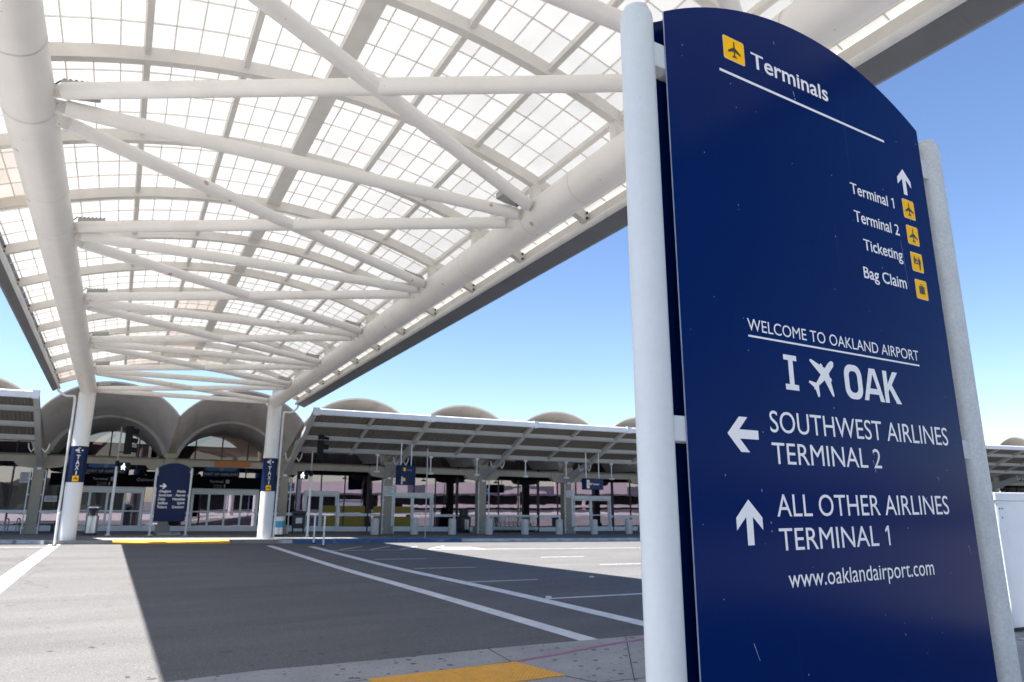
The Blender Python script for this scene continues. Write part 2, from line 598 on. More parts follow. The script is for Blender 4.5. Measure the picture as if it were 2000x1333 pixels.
def text_geo(body, bold):
    key = (body, bold)
    if key in _tc:
        return _tc[key]
    if body.endswith('1'):                                             # the figure one with its flag
        hv = text_geo('H', bold)[0]
        cap = max(p[1] for p in hv)
        vs_, fs = ([], []) if body == '1' else text_geo(body[:-1].rstrip(), bold)
        vs_, fs = list(vs_), list(fs)
        x0 = max((p[0] for p in vs_), default=-.3 * cap) + .56 * cap
        st = (.125 + bold * 2.6) * cap
        n = len(vs_)
        p = [(.0, .78), (.20 * cap, 1.0), (.20 * cap + st, 1.0), (.20 * cap + st, 0), (.20 * cap, 0), (.20 * cap, .80), (.03 * cap, .66)]
        vs_ += [(x0 + a, b * cap) for a, b in p]
        fs.append(tuple(range(n, n + 7)))
        _tc[key] = (vs_, fs)
        return _tc[key]
    c = bpy.data.curves.new('text_source', 'FONT')
    c.body = body
    c.resolution_u = 4
    c.offset = bold
    o = bpy.data.objects.new('text_source', c)
    C.objects.link(o)
    bpy.context.view_layer.update()
    me = bpy.data.meshes.new_from_object(o.evaluated_get(bpy.context.evaluated_depsgraph_get()))
    vs_ = [(v.co.x, v.co.y) for v in me.vertices]
    fs = [tuple(p.vertices) for p in me.polygons]
    bpy.data.objects.remove(o)
    bpy.data.curves.remove(c)
    bpy.data.meshes.remove(me)
    _tc[key] = (vs_, fs)
    return _tc[key]


def text(mb, body, u0, u1, zb, cap, y, bold=0.0, mi=0, xh=None, sx=0.75, place=None):
    """Set a line in the plane y: ink from u0 to u1 (or natural width from the anchored end), baseline zb, capital height cap."""
    vs_, fs = text_geo(body, bold)
    hv, _ = text_geo('H', bold)
    ch = max(p[1] for p in hv)
    x0, x1 = min(p[0] for p in vs_), max(p[0] for p in vs_)
    k = cap / ch
    if u1 is None or u0 is None:
        w = (x1 - x0) * k * sx
        if u1 is None:
            u1 = u0 + w
        else:
            u0 = u1 - w
    s = (u1 - u0) / (x1 - x0)
    f = place or (lambda u, z: (u, y, z))
    if xh:                                                             # raise the lower-case height to xh of the capitals
        xf = max(p[1] for p in text_geo('x', bold)[0])
        xt = xh * ch
        vs_ = [(a, b * xt / xf if 0 < b <= xf else (xt + (b - xf) * (ch - xt) / (ch - xf) if b > xf else b)) for a, b in vs_]
    mb.add([f(u0 + (a - x0) * s, zb + b * k) for a, b in vs_], fs, mi)


def quadgrid(f, us, vs_):
    """Grid mesh of f(u, v)."""
    p = [f(u, v) for u in us for v in vs_]
    m = len(vs_)
    q = [(i * m + j, (i + 1) * m + j, (i + 1) * m + j + 1, i * m + j + 1) for i in range(len(us) - 1) for j in range(m - 1)]
    return p, q


def lin(a, b, n):
    return [a + (b - a) * i / n for i in range(n + 1)]


def smooth01(x):
    x = min(1, max(0, x))
    return x * x * (3 - 2 * x)


# the terminal's own axes: a along its front, d away from the kerb, z up; the street falls gently towards the right
EX, EY = 0.98981124, -0.14238577
TR = math.atan2(EY, EX)


def zs(a):
    a = max(-60.0, a)
    return -0.01404573 * (a if a < 22 else 22 + 6 * (1 - math.exp(-(a - 22) / 6)))


def T(a, d, z):
    return Vector((2.5 + EX * a, 36.6 + EY * a + d, z + zs(a)))


def Tm(p):
    return T(p.x, p.y, p.z)


def gz(x, y):
    a = (x - 2.5) / EX
    d = y - 36.6 - EY * a
    return zs(a) * smooth01((d + 24) / 12)


# ------------------------------------------------------------------ ground
def build_ground():
    xs = [-900, -400, -200, -100, -60, -40, -30] + lin(-25, 45, 70) + [50, 56, 64, 75, 90, 120, 200, 400, 900]
    ys = [-900, -400, -200, -100, -50, -20, 0] + lin(5, 60, 55) + [70, 90, 130, 200, 400, 900]
    p, q = quadgrid(lambda x, y: V(x, y, gz(x, y)), xs, ys)
    tag(MB().add(p, q).build('road', 'asphalt', smooth=30), kind='structure')

    # paler concrete apron added out of view to bounce light onto the canopy tubes
    for name, x0, x1, y0, y1 in (('bounce_apron', -70, -6.5, -26, 24), ('bounce_apron', -6.5, 60, -26, -9)):
        tag(MB().add([V(x0, y0, .006), V(x1, y0, .006), V(x1, y1, .006), V(x0, y1, .006)], [(0, 1, 2, 3)]).build(name, 'bounce_concrete'), kind='structure')

    tag(MB().add([V(-120, -58, .006), V(120, -58, .006), V(120, -27, .006), V(-120, -27, .006)], [(0, 1, 2, 3)]).build('reflection_dark_ground', 'reflection_dark'), kind='structure')  # unseen dark sheet added so the terminal glass mirrors darker ground

    def stripe(name, pts, w, mat='road_paint', dz=0.006, step=1.0):
        mb = MB()
        for (a, b) in zip(pts[:-1], pts[1:]):
            a, b = Vector((*a, 0)), Vector((*b, 0))
            n = max(1, int((b - a).length / step))
            d = (b - a).normalized()
            sd = Vector((d.y, -d.x, 0)) * w / 2
            pp = []
            for i in range(n + 1):
                c = a + (b - a) * i / n
                for q_ in (c - sd, c + sd):
                    pp.append(V(q_.x, q_.y, gz(q_.x, q_.y) + dz))
            mb.add(pp, [(2 * i, 2 * i + 1, 2 * i + 3, 2 * i + 2) for i in range(n)])
        return tag(mb.build(name, mat), kind='structure')

    stripe('crosswalk_line', [(6.16, 8.62), (6.15, 20), (6.3, 33.6)], 0.30)
    stripe('crosswalk_line', [(7.74, 8.55), (7.72, 20), (7.92, 32.6)], 0.32)
    stripe('crosswalk_line', [(-2.12, 6.0), (-2.12, 22), (-2.12, 38.3)], 0.42)

    def tl(a0, a1, d0, w, d1=None, name='lane_line'):
        A, B = T(a0, d0, 0), T(a1, d1 if d1 is not None else d0, 0)
        stripe(name, [(A.x, A.y), (B.x, B.y)], w, dz=0.010)

    tl(5.6, 60, -6.2, 0.14)                                           # edge line of the parking lane
    tl(-40, -4.9, -2.6, 0.14)
    for k in range(-2, 8):                                            # dashes between lanes
        a0 = 5.8 + k * 6.4
        if k >= 0:
            tl(a0, a0 + 1.9, -11.3, 0.12)
            tl(a0 - 0.1, a0 + 1.9, -15.3, 0.12)
        if k >= 1 or k < -1:
            pass
    tl(5.4, 7.3, -19.7, 0.12)
    tl(11.9, 13.8, -19.7, 0.12)
    tl(5.4, 40, -23.3, 0.14)
    for a0 in (6.1, 7.4, 8.7, 10.0):                                  # hatching of the access bay
        A, B = T(a0, -5.7, 0), T(a0 + 1.6, -3.5, 0)
        stripe('hatch_line', [(A.x, A.y), (B.x, B.y)], 0.12)
    # wheelchair bay symbol, painted flat on the road
    mb, mw = MB(), MB()
    o = T(11.6, -5.35, 0)

    def gp(u, v, dz):
        p_ = T(11.6 + u, -5.35 + v, 0)
        return V(p_.x, p_.y, gz(p_.x, p_.y) + dz)
    mb.add([gp(-.75, -.75, .012), gp(.75, -.75, .012), gp(.75, .75, .012), gp(-.75, .75, .012)], [(0, 1, 2, 3)])
    tag(mb.build('parking_symbol', 'blue_paint'), kind='structure')
    ring = []
    for k in range(17):
        t_ = R(150 + 270 * k / 16)
        ring.append((gp(.38 * math.cos(t_), -.2 + .38 * math.sin(t_), .017), gp(.27 * math.cos(t_), -.2 + .27 * math.sin(t_), .017)))
    mw.add([q_ for r_ in ring for q_ in r_], [(2 * i, 2 * i + 1, 2 * i + 3, 2 * i + 2) for i in range(16)])
    for (u0, u1, v0, v1) in ((-.1, .02, -.1, .38), (.0, .3, .1, .2), (-.12, .04, .45, .6), (.0, .38, -.22, -.12)):
        mw.add([gp(u0, v0, .017), gp(u1, v0, .017), gp(u1, v1, .017), gp(u0, v1, .017)], [(0, 1, 2, 3)])
    for (u0, u1, v0, v1) in ((-.85, .85, -.85, -.76), (-.85, .85, .76, .85), (-.85, -.76, -.76, .76), (.76, .85, -.76, .76)):
        mw.add([gp(u0, v0, .012), gp(u1, v0, .012), gp(u1, v1, .012), gp(u0, v1, .012)], [(0, 1, 2, 3)])
    tag(mw.build('parking_symbol_outline', 'road_paint'), kind='structure')

    # raised markers, two little domes
    for (x, y), lab in (((8.04, 12.68), 'small round white raised marker on the crosswalk line by the lane line'), ((11.36, 15.74), 'small round white raised marker alone near the sunlit lane')):
        m = MB().lathe([(.07, 0.0), (.066, .012), (.045, .024), (.0, .028)], 14).map(lambda p, x=x, y=y: p + V(x, y, gz(x, y) + .008))
        tag(m.build('road_marker', 'road_paint', smooth=40), lab, 'road marker')

    # near pavement with its gutter strip, joints, faded kerb line and tactile tile
    poly = [(-2.0, 8.75), (1.64, 8.97), (3.33, 8.80), (4.6, 8.74), (7.0, 8.49), (10, 8.25), (60, 4.0), (60, -14), (-2.0, -14), (-3.5, -2), (-3.4, 7.0)]
    tag(MB().prism(poly, (0, 0, 0.0), (1, 0, 0), (0, 1, 0), (0, 0, 0.022)).build('near_pavement', 'pavement_concrete', bevel=0.012), kind='structure')
    mb = MB()
    for a, b, w in (((4.57, 8.735), (4.47, 7.92), .012), ((6.72, 8.50), (5.20, 6.45), .012), ((4.66, 7.0), (5.3, 5.2), .012), ((1.2, 7.96), (4.45, 7.91), .006), ((9.6, 8.2), (8.2, 4.5), .012), ((12.6, 7.95), (11.4, 5.2), .012), ((4.7, 6.6), (14, 5.4), .010)):
        mb.beam((*a, .0235), (*b, .0235), w, .003)
    tag(mb.build('pavement_joint', 'joint_dirt'), kind='structure')
    mb = MB()
    pk = [(4.50, 7.90), (5.3, 8.02), (6.1, 8.17), (6.9, 8.24), (9, 8.12), (14, 7.75)]
    for a, b in zip(pk[:-1], pk[1:]):
        mb.beam((*a, .0255), (*b, .0255), .085, .004)
    tag(mb.build('kerb_line', 'kerb_pink'), kind='structure')
    mb = MB()
    c0, c1 = V(4.50, 7.87, 0), V(4.67, 7.02, 0)
    d = V(-1, 0.035, 0)
    mb.prism([(0, 0), (1, 0), (1, 1), (0, 1)], c0 + V(0, 0, .023), d * 0.925, c1 - c0, (0, 0, .008))
    mb.prism([(0, 0), (1, 0), (1, 1), (0, 1)], c0 + d * 0.935 + V(0, 0, .023), d * 0.925, c1 - c0, (0, 0, .008))
    ex_, ey_ = d.normalized(), (c1 - c0).normalized()
    for i in range(36):
        for j in range(16):
            q0 = c0 + ex_ * (.03 + i * .0515 + (.005 if i > 17 else 0)) + ey_ * (.035 + j * .0515) + V(0, 0, .0305)
            ring = []
            for (rr_, hh_) in ((.0125, 0), (.0075, .0055)):
                ring += [q0 + V(rr_ * math.cos(2 * PI * k / 8), rr_ * math.sin(2 * PI * k / 8), hh_) for k in range(8)]
            mb.add(ring, [(k, (k + 1) % 8, 8 + (k + 1) % 8, 8 + k) for k in range(8)] + [tuple(range(8, 16))])
    tag(mb.build('tactile_paving', 'tactile_yellow'), kind='structure')
    # cracks in the asphalt
    rc = random.Random(5)
    mb = MB()
    for (x, y, ang, n_, st_) in ((-2.9, 30.5, -82, 26, .5), (2.4, 12.2, 12, 14, .3), (9.4, 14.6, 60, 10, .3), (3.6, 24.0, -8, 12, .4)):
        p_ = V(x, y, 0)
        a_ = R(ang)
        for k in range(n_):
            a2 = a_ + rc.uniform(-.5, .5)
            q_ = p_ + V(math.cos(a2), math.sin(a2), 0) * st_ * rc.uniform(.6, 1.2)
            w_ = rc.uniform(.004, .010)
            sd = V(-math.sin(a2), math.cos(a2), 0) * w_
            mb.add([v_ + V(0, 0, gz(v_.x, v_.y) + .003) for v_ in (p_ - sd, p_ + sd, q_ + sd * .8, q_ - sd * .8)], [(0, 1, 2, 3)])
            p_ = q_
    tag(mb.build('road_crack', 'joint_dirt'), kind='structure')
    mb = MB()
    for k in range(260):
        x, y = rc.uniform(-4, 12), 9.0 + 24 * rc.random() ** 1.7
        r_ = rc.uniform(.012, .04)
        el = rc.uniform(.8, 2.2)
        th = rc.random() * PI
        mb.add([V(x + r_ * (el * math.cos(t) * math.cos(th) - math.sin(t) * math.sin(th)), y + r_ * (el * math.cos(t) * math.sin(th) + math.sin(t) * math.cos(th)), gz(x, y) + .0032) for t in lin(0, 2 * PI, 7)[:-1]], [tuple(range(7))])
    tag(mb.build('road_stain', 'stain_dark'), kind='structure')
    # weeds in the joint at the road's edge
    mb = MB()
    for k in range(46):
        x = 4.2 + random.random() * .55
        y = 8.755 + random.uniform(-.012, .02)
        hgt = random.uniform(.012, .035)
        an = random.random() * PI
        dx, dy = math.cos(an) * .004, math.sin(an) * .004
        lx, ly = random.uniform(-.02, .02), random.uniform(-.02, .02)
        mb.add([(x - dx, y - dy, .0), (x + dx, y + dy, .0), (x + lx, y + ly, hgt + .02)], [(0, 1, 2)])
    pm('weed_green', (0.06, 0.10, 0.02), 0.7)
    tag(mb.build('grass', 'weed_green'), kind='stuff')

    # far pavement: bulges out at the crosswalk, ramp in the middle
    def kd(a):
        if a < -6.5:
            return 0.45
        if a < -4.6:
            return 0.45 - 0.85 * smooth01((a + 6.5) / 1.9)
        if a < 6.8:
            return -0.40
        return -0.40 + 0.75 * smooth01((a - 6.8) / 3.2)
    al = lin(-70, -10, 12)[:-1] + lin(-10, 12, 44)[:-1] + lin(12, 110, 28)
    mb = MB()
    for a0, a1 in zip(al[:-1], al[1:]):
        ramp = a0 > -2.6 and a1 < 2.8
        k0, k1 = (kd(a0), kd(a1)) if not ramp else (kd(a0) + 1.45, kd(a1) + 1.45)
        zb = -.05
        p = [T(a0, k0, zb), T(a1, k1, zb), T(a1, k1, .15), T(a0, k0, .15), T(a1, 24, .15), T(a0, 24, .15)]
        f = [(0, 1, 2, 3), (3, 2, 4, 5)]
        mb.add(p, f)
    tag(mb.build('far_pavement', 'far_concrete'), kind='structure')
    # ramp: yellow truncated-dome tile at the road, plain flares above
    mb = MB()
    for a0, a1 in zip(lin(-2.5, 2.5, 10)[:-1], lin(-2.5, 2.5, 10)[1:]):
        mb.add([T(a0, -.40, .004), T(a1, -.40, .004), T(a1, .75, .13), T(a0, .75, .13)], [(0, 1, 2, 3)])
    tag(mb.build('ramp_tactile_paving', 'tactile_yellow'), kind='structure')
    mb = MB()
    for a0, a1 in zip(lin(-3.2, 3.4, 11)[:-1], lin(-3.2, 3.4, 11)[1:]):
        mb.add([T(a0, -.42, -.012), T(a1, -.42, -.012), T(a1, 1.1, .153), T(a0, 1.1, .153)], [(0, 1, 2, 3)])
    tag(mb.build('ramp_slope', 'far_concrete'), kind='structure')

    def kerb(name, a0, a1, mat, n):
        m = MB()
        ss = lin(a0, a1, n)
        for b0, b1 in zip(ss[:-1], ss[1:]):
            k0, k1 = kd(b0), kd(b1)
            m.add([T(b0, k0 - .012, -.05), T(b1, k1 - .012, -.05), T(b1, k1 - .012, .158), T(b0, k0 - .012, .158), T(b1, k1 + .17, .158), T(b0, k0 + .17, .158), T(b1, k1 + .17, .14), T(b0, k0 + .17, .14)],
                  [(0, 1, 2, 3), (3, 2, 4, 5), (5, 4, 6, 7)])
        tag(m.build(name, mat, bevel=0), kind='structure')
    kerb('white_kerb', -40, -5.1, 'kerb_white', 30)
    kerb('concrete_kerb', -5.0, -2.7, 'far_concrete', 8)
    kerb('concrete_kerb', 2.85, 4.55, 'far_concrete', 6)
    kerb('white_kerb', 4.6, 5.25, 'kerb_white', 3)
    kerb('blue_kerb', 5.3, 14.2, 'kerb_blue', 26)
    kerb('white_kerb', 14.25, 80, 'kerb_white', 40)


build_ground()

# ------------------------------------------------------------------ the near sign
PLANE = [(0.862, 2.461), (0.869, 2.456), (0.865, 2.441), (0.835, 2.412), (0.84, 2.396), (0.844, 2.398), (0.85, 2.389), (0.843, 2.381), (0.856, 2.333),
         (0.852, 2.326), (0.845, 2.329), (0.807, 2.385), (0.77, 2.361), (0.772, 2.326), (0.766, 2.318), (0.76, 2.321), (0.75, 2.346), (0.742, 2.347),
         (0.744, 2.353), (0.714, 2.37), (0.72, 2.376), (0.757, 2.371), (0.787, 2.404), (0.729, 2.451), (0.733, 2.457), (0.741, 2.457), (0.786, 2.441),
         (0.793, 2.447), (0.803, 2.44), (0.801, 2.436), (0.815, 2.431), (0.837, 2.452), (0.852, 2.461)]
ICON_PLANE_HALF = [(0, 1), (.07, .93), (.10, .8), (.10, .26), (.92, -.28), (.96, -.5), (.12, -.24), (.075, -.62), (.34, -.86), (.34, -.98), (.0, -.88)]


def arch_top(u0, u1, zc, za, n=28):
    """Points along a circular arc from (u1, zc) over the apex za to (u0, zc)."""
    c, hw, s = (u0 + u1) / 2, (u1 - u0) / 2, za - zc
    r = (hw * hw + s * s) / (2 * s)
    t0 = math.asin(hw / r)
    return [(c + r * math.sin(t0 - 2 * t0 * k / n), za - r + r * math.cos(t0 - 2 * t0 * k / n)) for k in range(n + 1)]


def rrect(u0, u1, z0, z1, r, n=4):
    p = []
    for cx, cz, a in ((u1 - r, z0 + r, -90), (u1 - r, z1 - r, 0), (u0 + r, z1 - r, 90), (u0 + r, z0 + r, 180)):
        for k in range(n + 1):
            t = R(a + 90 * k / n)
            p.append((cx + r * math.cos(t), cz + r * math.sin(t)))
    return p


def icon_plane(c, z, s):
    h = ICON_PLANE_HALF
    return [(c + x * s, z + y * s) for x, y in h] + [(c - x * s, z + y * s) for x, y in reversed(h[1:-1])]


def build_sign():
    s = thing('wayfinding_sign', 'tall dark blue airport sign with arched top between two white pipe posts', 'sign', (1.40775548, 1.60511785, 0.0), R(1.04445))
    X, Z = (1, 0, 0), (0, 0, 1)
    YF, YB = -.031, .046
    for x, m in ((0.0, 'sign_post'), (1.82, 'sign_post_worn')):
        p = MB().lathe([(.095, .022), (.095, .034), (.0575, .036), (.0575, 1.2), (.0575, 2.4), (.0575, 3.605), (.055, 3.622), (.046, 3.632), (.0445, 3.648), (.0, 3.652)], 40, cx=x)
        p.build('post', m, s, smooth=35, world=False)
    outline = [(.103, .86), (1.702, .86)] + arch_top(.103, 1.702, 3.666, 3.886)
    f = MB().prism(outline, (0, YF, 0), X, Z, (0, .006, 0)).build('front_panel', ['sign_blue', 'sign_edge'], s, world=False)
    me = f.data
    for p in me.polygons:
        if abs(p.normal.y) < .5:
            p.material_index = 1
    MB().prism(outline, (0, YB - .006, 0), X, Z, (0, .006, 0)).build('back_panel', 'sign_blue', s, world=False)
    for x0, x1, side in ((.045, .42, 0), (1.40, 1.775, 1)):
        for z0, z1 in ((3.435, 3.53), (2.13, 2.21), (.98, 1.07)):
            MB().box(x0, x1, YF + .0065, YB - .0065, z0, z1).build('bracket', 'sign_post' if side == 0 else 'sign_post_worn', s, world=False, bevel=.004)
    y = YF - .0012
    yi = YF - .0024

    def letters(name, rows, mat='sign_white'):
        mb = MB()
        for r in rows:
            text(mb, *r[:5], y, **(r[5] if len(r) > 5 else {}))
        return mb.build(name, mat, s, world=False)
    letters('heading_lettering', [('Terminals', .556, 1.03, 3.603, .066, dict(bold=.014, xh=.74))])
    for r in (('Terminal 1', 1.113, 1.424, 3.206, .048), ('Terminal 2', 1.116, 1.437, 3.081, .049), ('Ticketing', 1.158, 1.436, 2.964, .047), ('Bag Claim', 1.134, 1.437, 2.838, .048)):
        letters('direction_lettering', [(*r, dict(bold=.012, xh=.74))])
    letters('welcome_lettering', [('WELCOME TO OAKLAND AIRPORT', .414, 1.453, 2.525, .0425)])
    for r in (('SOUTHWEST AIRLINES', .487, 1.589, 2.1795, .0725), ('TERMINAL 2', .486, 1.099, 2.0735, .071),
              ('ALL OTHER AIRLINES', .486, 1.523, 1.9025, .0715), ('TERMINAL 1', .486, 1.096, 1.795, .070)):
        letters('airline_lettering', [r])
    letters('web_lettering', [('www.oaklandairport.com', .514, 1.357, 1.679, .050, dict(xh=.76))])
    mb = MB()
    oo, oi = rrect(.927, 1.036, 2.328, 2.4605, .042, 6), rrect(.9555, 1.0075, 2.3525, 2.436, .021, 6)
    k_ = len(oo)
    mb.add([(u, y, z) for u, z in oo + oi], [(i, (i + 1) % k_, k_ + (i + 1) % k_, k_ + i) for i in range(k_)])
    mb.flat([(1.041, 2.330), (1.0685, 2.330), (1.0765, 2.3565), (1.1365, 2.3565), (1.1445, 2.330), (1.172, 2.330), (1.1255, 2.458), (1.0875, 2.458)], (0, y, 0), X, Z)
    mb.flat([(1.0835, 2.3785), (1.1065, 2.436), (1.1295, 2.3785)], (0, y - .0006, 0), X, Z, 1)
    mb.flat([(1.1765, 2.330), (1.2035, 2.330), (1.2035, 2.374), (1.2125, 2.386), (1.2520, 2.330), (1.2860, 2.330), (1.2310, 2.404), (1.2780, 2.458), (1.2440, 2.458), (1.2035, 2.406), (1.2035, 2.458), (1.1765, 2.458)], (0, y, 0), X, Z)
    mb.build('slogan_lettering', ['sign_white', 'sign_blue'], s, world=False)
    mb = MB()
    mb.flat([(.586, 2.459), (.586, 2.440), (.610, 2.440), (.610, 2.3535), (.587, 2.3535), (.587, 2.333), (.658, 2.333), (.658, 2.3535), (.635, 2.3535), (.635, 2.440), (.656, 2.440), (.656, 2.459)], (0, y, 0), X, Z)
    mb.build('slogan_letter', 'sign_white', s, world=False)
    MB().flat(PLANE, (0, y, 0), X, Z).build('airplane_emblem', 'sign_white', s, world=False)
    for u0, u1, z0, z1 in ((.372, 1.412, 3.5215, 3.5325), (.4145, 1.450, 2.5015, 2.5085)):
        MB().flat([(u0, z0), (u1, z0), (u1, z1), (u0, z1)], (0, y, 0), X, Z).build('rule', 'sign_white', s, world=False)
    sc_ = MB()
    for (u0, z0, u1, z1, w) in ((.703, 3.770, .706, 3.758, .0022), (.797, 3.574, .803, 3.552, .0020), (.803, 3.545, .806, 3.538, .0035), (1.437, 3.06, 1.452, 2.84, .0009), (1.047, 2.102, 1.052, 2.086, .0024), (1.0535, 2.074, 1.058, 2.058, .0026),
                                (.330, 1.530, .352, 1.478, .0016), (1.470, 2.05, 1.478, 2.035, .0020), (1.63, 1.78, 1.638, 1.745, .0016), (.42, 1.99, .4205, 1.982, .002)):
        sc_.flat([(u0 - w, z0), (u0 + w, z0), (u1 + w * .6, z1), (u1 - w * .6, z1)], (0, y, 0), X, Z)
    rs = random.Random(11)
    for k in range(60):
        u, z, r = rs.uniform(.12, 1.68), rs.uniform(1.25, 3.6), rs.uniform(.0010, .0026)
        sc_.flat([(u + r * math.cos(t), z + r * 1.5 * math.sin(t)) for t in lin(0, 2 * PI, 6)[:-1]], (0, y - .0002, 0), X, Z)
    tag(sc_.build('scuff_marks', 'scuff_grey', s, world=False), kind='stuff')
    arrows = [
        [(1.530, 3.423), (1.478, 3.372), (1.478, 3.340), (1.5165, 3.373), (1.5165, 3.297), (1.5445, 3.297), (1.5445, 3.373), (1.583, 3.340), (1.583, 3.372)],
        [(.279, 2.165), (.337, 2.222), (.377, 2.222), (.335, 2.180), (.425, 2.180), (.425, 2.150), (.335, 2.150), (.378, 2.107), (.337, 2.107)],
        [(.352, 1.957), (.2915, 1.9005), (.2915, 1.862), (.337, 1.903), (.337, 1.816), (.367, 1.816), (.367, 1.903), (.412, 1.862), (.412, 1.9005)],
    ]
    for a in arrows:
        MB().flat(a, (0, y, 0), X, Z).build('arrow', 'sign_white', s, world=False)

    def icon(u0, u1, z0, z1, kind):
        MB().flat(rrect(u0, u1, z0, z1, .009), (0, y, 0), X, Z).build('pictogram_border', 'sign_white', s, world=False)
        b = MB().flat(rrect(u0 + .0022, u1 - .0022, z0 + .0022, z1 - .0022, .0075), (0, yi, 0), X, Z).build('pictogram', 'sign_yellow', s, world=False)
        c, zc, h = (u0 + u1) / 2, (z0 + z1) / 2, (z1 - z0)
        g = MB()
        yy = yi - .0012
        if kind == 'plane':
            g.flat(icon_plane(c, zc, h * .37), (0, yy, 0), X, Z)
        elif kind == 'bag':
            g.flat(rrect(c - h * .11, c + h * .11, zc - h * .23, zc + h * .19, h * .02), (0, yy, 0), X, Z)
            for q in (-1, 1):
                x0 = c + q * h * .18
                g.flat(rrect(x0 - h * .045, x0 + h * .045, zc - h * .23, zc + h * .17, h * .015), (0, yy, 0), X, Z)
            for (a0, a1, b0, b1) in ((-.07, -.045, .19, .29), (.045, .07, .19, .29), (-.07, .07, .265, .29)):
                g.flat([(c + h * a0, zc + h * b0), (c + h * a1, zc + h * b0), (c + h * a1, zc + h * b1), (c + h * a0, zc + h * b1)], (0, yy - .0001 * (a0 > 0), 0), X, Z)
        else:
            def disc(x, z_, r):
                g.flat([(x + r * math.cos(2 * PI * k / 12), z_ + r * math.sin(2 * PI * k / 12)) for k in range(12)], (0, yy, 0), X, Z)

            def pl(pts):
                g.flat([(c + h * a, zc + h * b) for a, b in pts], (0, yy, 0), X, Z)
            disc(c - h * .22, zc + h * .26, h * .05)
            disc(c + h * .17, zc + h * .28, h * .05)
            pl([(-.30, .20), (-.16, .20), (-.06, .10), (-.03, .19), (.0, .18), (-.05, .03), (-.10, .03), (-.16, .09), (-.16, -.02), (-.30, -.02)])
            pl([(.10, .21), (.25, .21), (.29, .06), (.29, -.06), (.24, -.06), (.24, .06), (.22, -.38), (.18, -.38), (.17, -.06), (.16, -.38), (.12, -.38), (.11, .04), (.02, -.01), (.0, .03), (.08, .10)])
            pl([(-.32, -.04), (.20, -.04), (.20, -.10), (-.32, -.10)])
        g.build('symbol', 'sign_black', b, world=False)
    icon(.402, .518, 3.5875, 3.689, 'plane')
    icon(1.491, 1.582, 3.181, 3.273, 'plane')
    icon(1.495, 1.585, 3.058, 3.148, 'plane')
    icon(1.499, 1.589, 2.933, 3.022, 'desk')
    icon(1.504, 1.595, 2.808, 2.897, 'bag')


build_sign()


# ------------------------------------------------------------------ the glass canopy
XL, XR, Y1, SS, G = -1.748, 6.7084, 10.9277, 5.35083, 0.0169580007
ZT0 = 7.686066
CXC = (XL + XR) / 2
K0, K1 = -3, 5
YA, YB_ = Y1 + K0 * SS, Y1 + K1 * SS
TRAD = 0.345


def ztube(y):
    return ZT0 - G * y


def zroof(x, y):
    return ztube(y) + 1.54 - x * x / 23.4


